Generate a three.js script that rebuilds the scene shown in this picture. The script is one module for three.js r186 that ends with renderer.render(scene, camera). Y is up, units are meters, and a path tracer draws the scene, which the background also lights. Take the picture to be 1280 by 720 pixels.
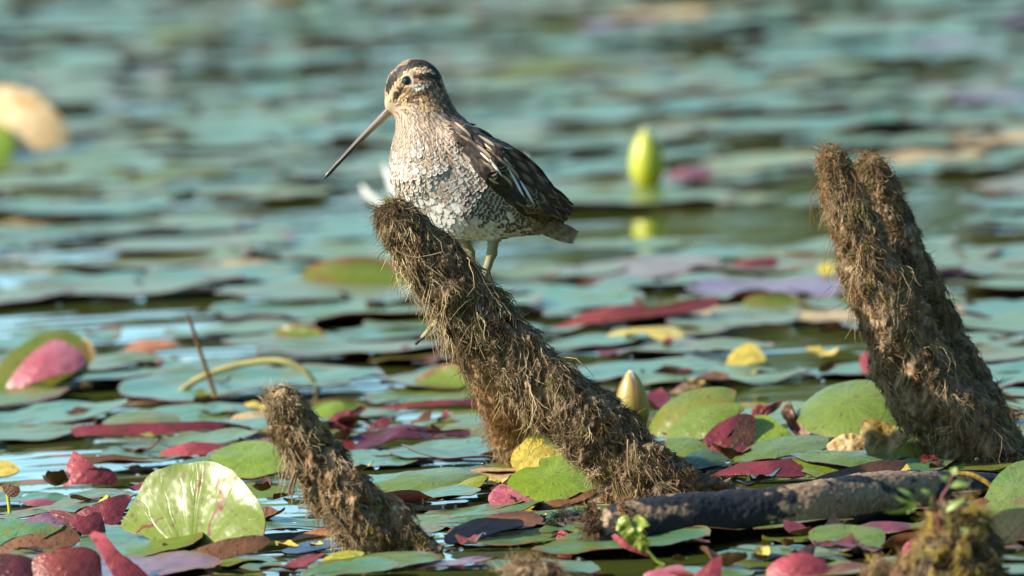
import * as THREE from 'three';
import { mergeGeometries } from 'three/addons/utils/BufferGeometryUtils.js';

// ---------------------------------------------------------------- camera, sky, sun, exposure
const scene = new THREE.Scene();
const FPX = 15060, CAM_H = 0.7562, CAM_Z = 8, PITCH = 4.335 * Math.PI / 180, ROLL = -2.4 * Math.PI / 180;
const camera = new THREE.PerspectiveCamera(2 * Math.atan(360 / FPX) * 180 / Math.PI, 16 / 9, 0.5, 400);
camera.position.set(0, CAM_H, CAM_Z);
camera.rotation.order = 'YXZ';
camera.rotation.set(-PITCH, 0, ROLL);
camera.updateMatrixWorld(true);
camera.focus = 8.02;
camera.userData.fStop = 12;

const renderer = new THREE.WebGLRenderer({ antialias: true });
renderer.toneMapping = THREE.LinearToneMapping;
renderer.toneMappingExposure = 1.7;
renderer.shadowMap.enabled = true;

const SUN = new THREE.Vector3(-0.80, 0.52, 0.22).normalize();
{ // clear summer sky, a float panorama of air only
  const w = 512, h = 256, d = new Float32Array(w * h * 4), dir = new THREE.Vector3();
  for (let j = 0; j < h; j++) for (let i = 0; i < w; i++) {
    const el = (j + 0.5) / h * Math.PI - Math.PI / 2, az = ((i + 0.5) / w - 0.5) * 2 * Math.PI;
    dir.set(Math.cos(el) * Math.cos(az), Math.sin(el), Math.cos(el) * Math.sin(az));
    const t = Math.max(0, Math.sin(el)), k = Math.exp(-t * 3.6);
    const g = Math.max(0, dir.dot(SUN)), glow = 0.5 * Math.pow(g, 6) + 0.9 * Math.pow(g, 40);
    const o = (j * w + i) * 4;
    d[o] = 0.05 + 0.62 * k + glow * 0.8;
    d[o + 1] = 0.16 + 1.06 * k + glow * 0.75;
    d[o + 2] = 0.38 + 1.06 * k + glow * 0.65;
    d[o + 3] = 1;
  }
  const sky = new THREE.DataTexture(d, w, h, THREE.RGBAFormat, THREE.FloatType);
  sky.mapping = THREE.EquirectangularReflectionMapping; sky.magFilter = THREE.LinearFilter; sky.minFilter = THREE.LinearFilter;
  sky.colorSpace = THREE.LinearSRGBColorSpace; sky.needsUpdate = true;
  scene.background = sky; scene.environment = sky;
  scene.backgroundIntensity = 1; scene.environmentIntensity = 1;
}
const sun = new THREE.DirectionalLight(new THREE.Color(1, 0.91, 0.76), 5);
sun.position.copy(SUN).multiplyScalar(12); sun.target.position.set(0, 0, 0);
sun.castShadow = true; sun.shadow.mapSize.set(4096, 4096);
Object.assign(sun.shadow.camera, { left: -3, right: 3, top: 4, bottom: -4, near: 1, far: 40 });
scene.add(sun, sun.target);

// ---------------------------------------------------------------- helpers
function rng(seed) { let a = seed >>> 0; return () => { a = (a + 0x6D2B79F5) | 0; let t = Math.imul(a ^ (a >>> 15), 1 | a); t = (t + Math.imul(t ^ (t >>> 7), 61 | t)) ^ t; return ((t ^ (t >>> 14)) >>> 0) / 4294967296; }; }
const clamp = (x, a = 0, b = 1) => x < a ? a : x > b ? b : x;
const mix = (a, b, t) => a + (b - a) * t;
const sstep = (a, b, x) => { const t = clamp((x - a) / (b - a)); return t * t * (3 - 2 * t); };
const mixc = (a, b, t) => [mix(a[0], b[0], t), mix(a[1], b[1], t), mix(a[2], b[2], t)];
const V = (x, y, z) => new THREE.Vector3(x, y, z);
function h3(x, y, z) { let n = Math.imul(x, 374761393) ^ Math.imul(y, 668265263) ^ Math.imul(z, 1274126177); n = Math.imul(n ^ (n >>> 13), 1274126177); return ((n ^ (n >>> 16)) >>> 0) / 4294967296; }
function noise(x, y, z = 0) {
  const X = Math.floor(x), Y = Math.floor(y), Z = Math.floor(z); let fx = x - X, fy = y - Y, fz = z - Z;
  fx = fx * fx * (3 - 2 * fx); fy = fy * fy * (3 - 2 * fy); fz = fz * fz * (3 - 2 * fz);
  const l = (a, b, t) => a + (b - a) * t;
  return l(l(l(h3(X, Y, Z), h3(X + 1, Y, Z), fx), l(h3(X, Y + 1, Z), h3(X + 1, Y + 1, Z), fx), fy),
    l(l(h3(X, Y, Z + 1), h3(X + 1, Y, Z + 1), fx), l(h3(X, Y + 1, Z + 1), h3(X + 1, Y + 1, Z + 1), fx), fy), fz) * 2 - 1;
}
function fbm(x, y, z = 0, o = 4) { let s = 0, a = 0.5; for (let i = 0; i < o; i++) { s += a * noise(x, y, z); x = x * 2.03 + 7.1; y = y * 2.03 + 3.7; z = z * 2.03 + 1.3; a *= 0.5; } return s; }

// pixel of the 1280 x 720 photograph -> a ray; its distance comes from the water or from an upright plane the thing stands on
const E = camera.matrixWorld.elements;
const RIGHT = V(E[0], E[1], E[2]), UPV = V(E[4], E[5], E[6]), FWD = V(-E[8], -E[9], -E[10]), EYE = camera.position.clone();
const ray = (u, v) => FWD.clone().addScaledVector(RIGHT, (u - 640) / FPX).addScaledVector(UPV, (360 - v) / FPX);
function onWater(u, v, y = 0) { const r = ray(u, v); return EYE.clone().addScaledVector(r, (y - EYE.y) / r.y); }
function atZ(u, v, z = 0) { const r = ray(u, v); return EYE.clone().addScaledVector(r, (z - EYE.z) / r.z); }
function toPixel(p) { const d = p.clone().sub(EYE), k = FPX / d.dot(FWD); return [640 + d.dot(RIGHT) * k, 360 - d.dot(UPV) * k]; }
const pxm = (z) => (CAM_Z - z) / FPX;             // metres per pixel at depth z

class MB { // collects triangles into one geometry
  constructor() { this.p = []; this.c = []; this.uv = []; this.i = []; this.n = 0; }
  v(x, y, z, c, u = 0, w = 0) { this.p.push(x, y, z); if (c) this.c.push(c[0], c[1], c[2]); this.uv.push(u, w); return this.n++; }
  t(a, b, c) { this.i.push(a, b, c); }
  q(a, b, c, d) { this.i.push(a, b, c, a, c, d); }
  geo() {
    const g = new THREE.BufferGeometry();
    g.setAttribute('position', new THREE.Float32BufferAttribute(this.p, 3));
    if (this.c.length) g.setAttribute('color', new THREE.Float32BufferAttribute(this.c, 3));
    g.setAttribute('uv', new THREE.Float32BufferAttribute(this.uv, 2));
    g.setIndex(this.i); g.computeVertexNormals(); return g;
  }
}
const used = {};
function numbered(n) { const k = used[n] = (used[n] ?? -1) + 1; return k ? `${n}_${String(k).padStart(3, '0')}` : n; }
function mesh(name, geo, mat, parent) { const m = new THREE.Mesh(geo, mat); m.name = name; m.castShadow = m.receiveShadow = true; parent.add(m); return m; }
function tag(o, label, category, group) { o.userData.label = label; o.userData.category = category; if (group) o.userData.group = group; return o; }
function thing(name, label, category, pos, group) { const g = new THREE.Group(); g.name = numbered(name); if (pos) g.position.copy(pos); scene.add(g); return tag(g, label, category, group); }
function struct(name, geo, mat) { const m = mesh(name, geo, mat, scene); m.userData.kind = 'structure'; return m; }
const std = (o) => new THREE.MeshPhysicalMaterial({ roughness: 0.8, ...o });
const vmat = (o) => std({ vertexColors: true, ...o });

// a tapered tube through points; colour per tube
function tube(mb, pts, r0, r1, col, sides = 5, capEnds = true) {
  let prev = null; const n = pts.length, rings = [];
  let nrm = V(0.31, 0.77, 0.55);
  for (let k = 0; k < n; k++) {
    const t = pts[Math.min(k + 1, n - 1)].clone().sub(pts[Math.max(k - 1, 0)]).normalize();
    nrm = nrm.clone().addScaledVector(t, -nrm.dot(t)); if (nrm.lengthSq() < 1e-6) nrm.set(t.y, -t.x, 0.01); nrm.normalize();
    const b = t.clone().cross(nrm), r = typeof r0 === 'function' ? r0(k / (n - 1)) : mix(r0, r1, k / (n - 1)), ring = [];
    for (let s = 0; s < sides; s++) { const a = s / sides * 2 * Math.PI, ca = Math.cos(a) * r, sa = Math.sin(a) * r, c = typeof col === 'function' ? col(k / (n - 1), a) : col; ring.push(mb.v(pts[k].x + nrm.x * ca + b.x * sa, pts[k].y + nrm.y * ca + b.y * sa, pts[k].z + nrm.z * ca + b.z * sa, c, s / sides, k / n)); }
    if (prev) for (let s = 0; s < sides; s++) mb.q(prev[s], prev[(s + 1) % sides], ring[(s + 1) % sides], ring[s]);
    prev = ring; rings.push(ring);
  }
  if (capEnds) for (const [ring, p, f] of [[rings[0], pts[0], 1], [rings[n - 1], pts[n - 1], 0]]) {
    const c = typeof col === 'function' ? col(f ? 0 : 1, 0) : col, m = mb.v(p.x, p.y, p.z, c);
    for (let s = 0; s < sides; s++) f ? mb.t(m, ring[(s + 1) % sides], ring[s]) : mb.t(m, ring[s], ring[(s + 1) % sides]);
  }
}
const curve = (pts, n) => new THREE.CatmullRomCurve3(pts, false, 'centripetal').getPoints(n);

// ---------------------------------------------------------------- textures
function texture(n, fn, srgb, repeat) {
  const d = new Uint8Array(n * n * 4);
  for (let j = 0; j < n; j++) for (let i = 0; i < n; i++) { const c = fn((i + 0.5) / n, (j + 0.5) / n), o = (j * n + i) * 4; for (let k = 0; k < 3; k++) { let x = clamp(c[k]); if (srgb) x = x <= 0.0031308 ? x * 12.92 : 1.055 * Math.pow(x, 1 / 2.4) - 0.055; d[o + k] = x * 255; } d[o + 3] = 255; }
  const t = new THREE.DataTexture(d, n, n, THREE.RGBAFormat); t.magFilter = THREE.LinearFilter; t.minFilter = THREE.LinearMipmapLinearFilter; t.generateMipmaps = true;
  t.wrapS = t.wrapT = THREE.RepeatWrapping; if (srgb) t.colorSpace = THREE.SRGBColorSpace; if (repeat) t.repeat.set(repeat, repeat); t.needsUpdate = true; return t;
}
// water-lily blade: veins run out from the leaf stalk, blotches and specks of decay, a thin coloured margin
function veins(x, y, seed) {
  const a = Math.atan2(y, x), r = Math.hypot(x, y); let best = 0; const N = 18;
  for (let lev = 0; lev < 2; lev++) {
    const n = N * (lev + 1), w = a / (2 * Math.PI) * n + 0.25 * noise(r * 3, lev * 9 + seed, Math.floor(a * n)) * r;
    const f = Math.abs(w - Math.round(w)) / n * 2 * Math.PI * r; if (lev && r < 0.5) continue;
    best = Math.max(best, Math.exp(-Math.pow(f / (0.014 * (1.3 - r)), 2)) * (lev ? 0.55 : 1));
  }
  return best * sstep(0.02, 0.12, r);
}
function bladeTexture(seed, P) { // P: base, second, vein, speck, margin (linear rgb), amounts
  return texture(384, (u, v) => {
    const x = (u - 0.5) * 2, y = (v - 0.5) * 2, r = Math.hypot(x, y);
    let c = mixc(P.base, P.second, clamp(0.5 + 1.4 * fbm(x * 2.2 + seed * 7, y * 2.2, seed, 4)));
    c = mixc(c, P.vein, veins(x - (P.cx ?? 0), y - (P.cy ?? 0), seed) * (P.veinAmt ?? 0.14));
    if (P.over) c = P.over(c, x, y);
    const b = fbm(x * 3.1 + 40 + seed, y * 3.1, 5 + seed, 5); c = mixc(c, P.patch ?? P.speck, sstep(P.patchAt ?? 0.3, (P.patchAt ?? 0.3) + 0.1, b) * 0.8);
    const s = fbm(x * 17 + seed * 3, y * 17, 2, 3); c = mixc(c, P.speck, sstep(0.34, 0.44, s) * 0.85);
    const f = fbm(x * 40, y * 40, seed, 2) * 0.12 + 1; c = [c[0] * f, c[1] * f, c[2] * f];
    const m = sstep(0.9, 0.985, r + 0.05 * fbm(x * 9, y * 9, seed + 3, 3)); return mixc(c, P.margin, m * 0.85);
  }, true);
}
const bladeBump = texture(384, (u, v) => { const x = (u - 0.5) * 2, y = (v - 0.5) * 2; const k = 0.5 - 0.07 * veins(x, y, 3) + 0.35 * fbm(x * 6, y * 6, 2, 4); return [k, k, k]; }, false);
const C = { green: [0.10, 0.145, 0.014], green2: [0.145, 0.185, 0.02], blue: [0.075, 0.19, 0.10], olive: [0.15, 0.155, 0.02], yellow: [0.55, 0.40, 0.04], tan: [0.42, 0.27, 0.10], maroon: [0.12, 0.017, 0.022], red: [0.22, 0.03, 0.036], pink: [0.36, 0.075, 0.10], brown: [0.13, 0.045, 0.02], dark: [0.045, 0.03, 0.02], purple: [0.16, 0.06, 0.11] };
const T = {
  green: bladeTexture(1, { base: C.green, second: C.green2, vein: [0.25, 0.34, 0.11], speck: [0.12, 0.06, 0.02], margin: [0.2, 0.1, 0.03], patchAt: 0.42 }),
  blue: bladeTexture(2, { base: C.blue, second: C.green, vein: [0.2, 0.32, 0.16], speck: [0.09, 0.07, 0.03], margin: [0.2, 0.14, 0.04], patch: C.olive, patchAt: 0.25 }),
  olive: bladeTexture(3, { base: C.olive, second: C.green, vein: [0.3, 0.3, 0.1], speck: [0.14, 0.07, 0.02], margin: [0.25, 0.06, 0.04], patch: [0.2, 0.1, 0.03], patchAt: 0.34 }),
  yellow: bladeTexture(4, { base: C.yellow, second: [0.6, 0.47, 0.10], vein: [0.62, 0.5, 0.2], speck: [0.25, 0.11, 0.02], margin: [0.4, 0.2, 0.03], patch: [0.4, 0.30, 0.04], patchAt: 0.2 }),
  tan: bladeTexture(5, { base: C.tan, second: [0.5, 0.36, 0.16], vein: [0.5, 0.36, 0.18], speck: [0.16, 0.07, 0.02], margin: [0.2, 0.1, 0.03], patch: [0.3, 0.17, 0.04], patchAt: 0.2 }),
  maroon: bladeTexture(6, { base: C.maroon, second: C.red, vein: [0.34, 0.06, 0.06], speck: [0.09, 0.02, 0.02], margin: [0.25, 0.07, 0.06], patch: [0.12, 0.03, 0.02], patchAt: 0.3 }),
  red: bladeTexture(7, { base: C.red, second: [0.36, 0.06, 0.07], vein: [0.42, 0.12, 0.09], speck: [0.14, 0.03, 0.02], margin: [0.3, 0.12, 0.06], patchAt: 0.42 }),
  pink: bladeTexture(8, { base: C.pink, second: [0.5, 0.17, 0.2], vein: [0.55, 0.25, 0.25], speck: [0.2, 0.05, 0.04], margin: [0.45, 0.25, 0.15], patchAt: 0.45 }),
  brown: bladeTexture(9, { base: C.brown, second: [0.2, 0.085, 0.03], vein: [0.26, 0.13, 0.05], speck: [0.05, 0.02, 0.01], margin: [0.09, 0.04, 0.02], patch: [0.08, 0.03, 0.02], patchAt: 0.25 }),
  purple: bladeTexture(10, { base: C.purple, second: [0.22, 0.11, 0.15], vein: [0.3, 0.18, 0.18], speck: [0.1, 0.04, 0.04], margin: [0.24, 0.08, 0.06], patch: C.olive, patchAt: 0.3 }),
};
const blade = (k, o = {}) => std({ map: T[k], bumpMap: bladeBump, bumpScale: 0.0012, roughness: 0.3, ior: 1.48, ...o });
const M = {};
for (const k of Object.keys(T)) M[k] = blade(k, /brown|tan|yellow/.test(k) ? { roughness: 0.5 } : /red|maroon|pink/.test(k) ? { roughness: 0.4 } : {});
// the big pad carries dry brown scars where something grazed it; its stalk is set near the lower edge
const scars = [[0.20, 0.5, 0.28, 0.28, 0.26, 0.08, 0.22, -0.05, 0.27, -0.2], [0.26, 0.3, 0.34, 0.2, 0.28, 0.05], [-0.72, -0.28, -0.62, -0.12, -0.5, -0.1, -0.4, -0.06], [-0.02, 0.48, -0.06, 0.3]];
const bigTex = bladeTexture(12, { base: [0.115, 0.16, 0.016], second: [0.16, 0.2, 0.025], vein: [0.25, 0.34, 0.12], speck: [0.12, 0.1, 0.03], margin: [0.16, 0.09, 0.02], patchAt: 0.6, cx: 0.1, cy: -0.6, over: (c, x, y) => {
  let d = 9; const wx = x + 0.04 * noise(x * 12, y * 12, 3), wy = y + 0.04 * noise(x * 12, y * 12, 8);
  for (const s of scars) for (let k = 0; k + 3 < s.length; k += 2) { const ax = s[k], ay = s[k + 1], bx = s[k + 2] - ax, by = s[k + 3] - ay, t = clamp(((wx - ax) * bx + (wy - ay) * by) / (bx * bx + by * by)); d = Math.min(d, Math.hypot(wx - ax - bx * t, wy - ay - by * t)); }
  d = Math.min(d, Math.hypot(x - 0.1, y + 0.6) * 0.6); return mixc(c, [0.17, 0.055, 0.025], sstep(0.03, 0.012, d)); } });
const bigBump = texture(384, (u, v) => { const x = (u - 0.5) * 2 - 0.1, y = (v - 0.5) * 2 + 0.6, a = Math.atan2(y, x), r = Math.hypot(x, y); const k = 0.5 + 0.16 * noise(a * 2.6, 3, 1) * Math.min(1, r * 2) + 0.12 * Math.cos(a * 14) * Math.exp(-r) * Math.min(1, r * 3) - 0.05 * veins(x, y, 4) + 0.16 * fbm(x * 5, y * 5, 2, 3); return [k, k, k]; }, false);
M.bigPad = std({ map: bigTex, bumpMap: bigBump, bumpScale: 0.003, roughness: 0.28, ior: 1.45 });
const tint = (k, r, g, b, o) => blade(k, { color: new THREE.Color(r, g, b), ...o });
M.blueL = tint('blue', 1.2, 1.15, 1.2); M.redBrown = tint('red', 0.62, 0.75, 0.5); M.maroonDark = tint('maroon', 0.5, 0.7, 0.6); M.orange = tint('brown', 2.4, 2.2, 1.6); M.greenPale = tint('green', 2.2, 1.8, 2.4);
M.yellowGreen = tint('yellow', 0.7, 0.85, 0.7); M.yellowTan = tint('yellow', 0.85, 0.85, 1.6, { roughness: 0.5 }); M.withered = tint('yellow', 0.55, 0.5, 0.9, { roughness: 0.5 }); M.olivePale = tint('olive', 1.05, 1.3, 2.2); M.darkOlive = tint('olive', 0.35, 0.3, 0.7); M.brownPad = tint('tan', 0.5, 0.42, 0.5, { roughness: 0.3 }); M.paleTan = tint('tan', 1.5, 1.55, 1.9, { roughness: 0.5 }); M.oliveDeep = tint('olive', 0.75, 0.8, 0.5);
M.dark = blade('brown', { color: new THREE.Color(0.45, 0.45, 0.42), roughness: 0.35 });
M.greyGreen = blade('blue', { color: new THREE.Color(0.55, 0.5, 0.5), roughness: 0.35 });
M.bright = blade('green', { color: new THREE.Color(1.5, 1.55, 1.1) });

// ---------------------------------------------------------------- the setting: water, far bank
const waterBump = (() => { const r = rng(5), wv = []; for (let k = 0; k < 46; k++) { const fy = Math.round(mix(3, 26, r() ** 1.6)), fx = Math.round((r() - 0.5) * fy * 0.9); wv.push([fx, fy, r() * 6.28, 1 / Math.pow(fy, 1.15)]); }
  return texture(512, (u, v) => { let s = 0; for (const [fx, fy, p, a] of wv) s += a * Math.sin(2 * Math.PI * (fx * u + fy * v) + p); const k = 0.5 + s * 0.34; return [k, k, k]; }, false); })();
{
  const g = new THREE.PlaneGeometry(160, 160, 1, 1).rotateX(-Math.PI / 2); const uv = g.attributes.uv; for (let i = 0; i < uv.count; i++) uv.setXY(i, uv.getX(i) * 160 / 0.9, uv.getY(i) * 160 / 0.9);
  const w = struct('pond_water', g, std({ color: new THREE.Color(0.07, 0.085, 0.016), roughness: 0.03, ior: 1.33, bumpMap: waterBump, bumpScale: 0.0016 }));
  w.position.y = 0;
}
{ // far bank: a low rise of grass with a row of trees, mirrored in the open water
  const mb = new MB(), nx = 60, nz = 10;
  for (let j = 0; j <= nz; j++) for (let i = 0; i <= nx; i++) { const x = mix(-70, 70, i / nx), t = j / nz, z = -27 - t * 34 - 2.5 * fbm(x * 0.09, 3, 1, 3), y = -0.3 + 2.6 * sstep(0, 0.5, t) + 0.5 * fbm(x * 0.2, z * 0.2, 4, 3); const n = 0.5 + 0.5 * fbm(x, z, 2, 3); mb.v(x, y, z, mixc([0.05, 0.08, 0.015], [0.10, 0.12, 0.03], n)); }
  for (let j = 0; j < nz; j++) for (let i = 0; i < nx; i++) { const a = j * (nx + 1) + i; mb.q(a, a + 1, a + nx + 2, a + nx + 1); }
  struct('far_bank', mb.geo(), vmat({ roughness: 1, side: THREE.DoubleSide }));
  const makeTree = (seed) => {
    const r = rng(seed), root = new THREE.Group(), tr = new MB(), cr = new MB(), H = 3.4 + r() * 1.4;
    tube(tr, curve([V(0, -0.4, 0), V(0.08, H * 0.3, 0.05), V(-0.05, H * 0.62, 0), V(0, H * 0.85, 0)], 8), 0.16, 0.04, [0.07, 0.05, 0.035], 7);
    const lobes = []; for (let k = 0; k < 17; k++) { const a = r() * 6.28, hh = H * mix(0.22, 0.95, r()), q = (0.5 + 1.05 * Math.sin(Math.PI * clamp(hh / H * 0.9))) * (0.4 + 0.6 * r()); const c = V(Math.cos(a) * q, hh, Math.sin(a) * q); lobes.push([c, 0.5 + r() * 0.5]); tube(tr, [V(0, hh * 0.62, 0), c.clone().multiplyScalar(0.6).setY(hh * 0.86), c], 0.05, 0.012, [0.07, 0.05, 0.035], 5); }
    for (const [c, q] of lobes) for (let k = 0; k < 210; k++) { const d = V(r() - 0.5, r() - 0.5, r() - 0.5).normalize(), p = c.clone().addScaledVector(d, q * Math.pow(r(), 0.4)); const a = V(r() - 0.5, r() - 0.5, r() - 0.5).normalize().multiplyScalar(0.10), b = V(r() - 0.5, r() - 0.5, r() - 0.5).normalize().multiplyScalar(0.07), col = mixc([0.075, 0.11, 0.016], [0.13, 0.16, 0.03], r()); const i = [p.clone().add(a), p.clone().add(b), p.clone().sub(a), p.clone().sub(b)].map((x) => cr.v(x.x, x.y, x.z, col)); cr.q(...i); }
    mesh('trunk', tr.geo(), vmat({ roughness: 1 }), root); mesh('crown', cr.geo(), vmat({ roughness: 0.9, side: THREE.DoubleSide, transmission: 0.4, thickness: 0 }), root); return root;
  };
  const protos = [makeTree(11), makeTree(22), makeTree(33)], r = rng(9);
  for (let k = 0; k < 22; k++) { const t = protos[k % 3].clone(); t.name = numbered('bank_tree'); t.position.set(-23 + k * 2.2 + (r() - 0.5) * 0.9, 0.6, -34 - r() * 4); t.rotation.y = r() * 6.28; t.scale.setScalar(0.66 + r() * 0.25); scene.add(t); tag(t, 'leafy green tree on the far bank of the pond', 'tree', 'trees lining the far bank'); }
  // unseen bank and taller trees, added on this side to cut the sky light
  const near = new MB(), rim = []; for (let k = 0; k <= 40; k++) { const a = mix(-0.9, 2.2, k / 40), w = 1 + 0.05 * fbm(k * 0.4, 2, 1, 2); rim.push([Math.cos(a) * 10 * w - 0.5, Math.sin(a) * 17 * w + 1]); }
  for (let k = 0; k <= 40; k++) for (let j = 0; j <= 4; j++) { const f = 1 + j * 0.16, y = -0.3 + 0.9 * sstep(0, 1.6, j) + 0.2 * noise(k, j, 3); near.v(rim[k][0] * f, y, rim[k][1] * f, mixc([0.05, 0.08, 0.015], [0.10, 0.12, 0.03], 0.5 + 0.5 * noise(k * 0.7, j, 1))); }
  for (let k = 0; k < 40; k++) for (let j = 0; j < 4; j++) { const a = k * 5 + j; near.q(a, a + 1, a + 6, a + 5); }
  struct('added_near_bank', near.geo(), vmat({ roughness: 1, side: THREE.DoubleSide }));
  for (let k = 0; k < 20; k++) { const a = mix(-0.8, 2.1, k / 19), t = protos[k % 3].clone(); t.name = numbered('bank_tree'); t.position.set(Math.cos(a) * 11.8 - 0.5 + r() * 0.6, 0.4, Math.sin(a) * 20 + 1 + r() * 0.6); t.rotation.y = r() * 6.28; t.scale.setScalar(1.5 + r() * 0.5); scene.add(t); tag(t, 'unseen tall leafy tree added on the near bank to cut sky light', 'tree', 'unseen trees added on the near bank'); }
}

// ---------------------------------------------------------------- leaves
// blade over a polar grid: outline(a) -> [x, z]; height(x, z) -> y or a full 3D bend; two faces and a rim
function bladeGeo(outline, bend, { na = 56, nr = 9, thick = 0.0009, closed = true, size = 1 } = {}) {
  const P = [], N = [], UVs = [], rows = [];
  for (let a = 0; a <= na; a++) {
    const [ox, oz] = outline(a / na), row = [];
    for (let r = 0; r <= nr; r++) { const k = r / nr; row.push(P.length / 3); const x = ox * k, z = oz * k, p = bend(x, z); P.push(p[0], p[1], p[2]); UVs.push(0.5 + x / size * 0.5, 0.5 + z / size * 0.5); }
    rows.push(row);
  }
  const top = [], n = P.length / 3;
  for (let a = 0; a < na; a++) for (let r = 0; r < nr; r++) { const A = rows[a][r], B = rows[a][r + 1], Cc = rows[a + 1][r + 1], D = rows[a + 1][r]; if (r) top.push(A, B, Cc, A, Cc, D); else top.push(A, B, Cc); }
  const tmp = new THREE.BufferGeometry(); tmp.setAttribute('position', new THREE.Float32BufferAttribute(P, 3)); tmp.setIndex(top); tmp.computeVertexNormals();
  const no = tmp.attributes.normal.array, cen = [0, 0, 0]; // one shared normal at the stalk
  for (let a = 0; a <= na; a++) for (let k = 0; k < 3; k++) cen[k] += no[rows[a][0] * 3 + k]; const cl = Math.hypot(...cen) || 1;
  for (let a = 0; a <= na; a++) for (let k = 0; k < 3; k++) no[rows[a][0] * 3 + k] = cen[k] / cl;
  if (closed) for (let r = 0; r <= nr; r++) for (let k = 0; k < 3; k++) { const i = rows[0][r] * 3 + k, j = rows[na][r] * 3 + k, m = (no[i] + no[j]) / 2; no[i] = no[j] = m; }
  const pos = P.slice(), nor = Array.from(no), uv = UVs.slice(), idx = top.slice();
  for (let i = 0; i < n; i++) { pos.push(P[i * 3] - no[i * 3] * thick, P[i * 3 + 1] - no[i * 3 + 1] * thick, P[i * 3 + 2] - no[i * 3 + 2] * thick); nor.push(-no[i * 3], -no[i * 3 + 1], -no[i * 3 + 2]); uv.push(UVs[i * 2], UVs[i * 2 + 1]); }
  const bot = []; for (let i = 0; i < top.length; i += 3) bot.push(top[i] + n, top[i + 2] + n, top[i + 1] + n);
  const edge = (A, B) => bot.push(A, A + n, B + n, A, B + n, B);
  for (let a = 0; a < na; a++) edge(rows[a][nr], rows[a + 1][nr]);
  if (!closed) for (let r = 0; r < nr; r++) { edge(rows[0][r], rows[0][r + 1]); edge(rows[na][r + 1], rows[na][r]); }
  const g = new THREE.BufferGeometry();
  g.setAttribute('position', new THREE.Float32BufferAttribute(pos, 3)); g.setAttribute('normal', new THREE.Float32BufferAttribute(nor, 3)); g.setAttribute('uv', new THREE.Float32BufferAttribute(uv, 2));
  g.setIndex(idx.concat(bot)); g.addGroup(0, idx.length, 0); g.addGroup(idx.length, bot.length, 1); return g;
}
// floating pad: round blade with a slit, rim lifted here and there, parts of it rolled up (curls: direction, where it starts, roll radius, how far)
function padGeo(seed, R, { curls = [], wave = 0.02, dish = 0.0, bites = 2, slit = 0.09, spin = 0, squash = 1 } = {}) {
  const r = rng(seed), bt = []; for (let k = 0; k < bites; k++) bt.push([r() * 6.28, 0.04 + r() * 0.08, 0.04 + r() * 0.09]);
  const outline = (t) => {
    const a = slit + t * (2 * Math.PI - 2 * slit) + spin; let q = R * (1 + 0.035 * noise(Math.cos(a) * 2 + seed, Math.sin(a) * 2, 1) + 0.012 * noise(Math.cos(a) * 9 + seed, Math.sin(a) * 9, 2));
    for (const [b, w, d] of bt) { const x = Math.abs(Math.atan2(Math.sin(a - b), Math.cos(a - b))); q *= 1 - d * sstep(w, w * 0.4, x); }
    const e = Math.min(t, 1 - t); q *= 1 - 0.1 * sstep(0.03, 0, e); return [q * Math.sin(a), q * Math.cos(a) * squash];
  };
  const bend = (x, z) => {
    const d = Math.hypot(x, z) / R; let p = [x, R * (dish * d * d + wave * (d * d) * noise(x / R * 1.9 + seed * 3, z / R * 1.9, 5) * 2 + 0.012 * noise(x / R * 5, z / R * 5, seed)), z];
    for (const [dir, s0, rr, mx] of curls) {
      const cx = Math.sin(dir), cz = Math.cos(dir), s = p[0] * cx + p[2] * cz - s0 * R; if (s <= 0) continue;
      const rad = rr * R, th = Math.min(s / rad, mx), ext = s - th * rad, ns = rad * Math.sin(th) + ext * Math.cos(th), ny = rad * (1 - Math.cos(th)) + ext * Math.sin(th), y0 = p[1];
      p = [p[0] + cx * (ns - s - y0 * Math.sin(th)), ny + y0 * Math.cos(th), p[2] + cz * (ns - s - y0 * Math.sin(th))];
    }
    return p;
  };
  return bladeGeo(outline, bend, { na: 60, nr: 12, closed: false, size: R * 1.02, thick: 0.0009 });
}
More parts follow.
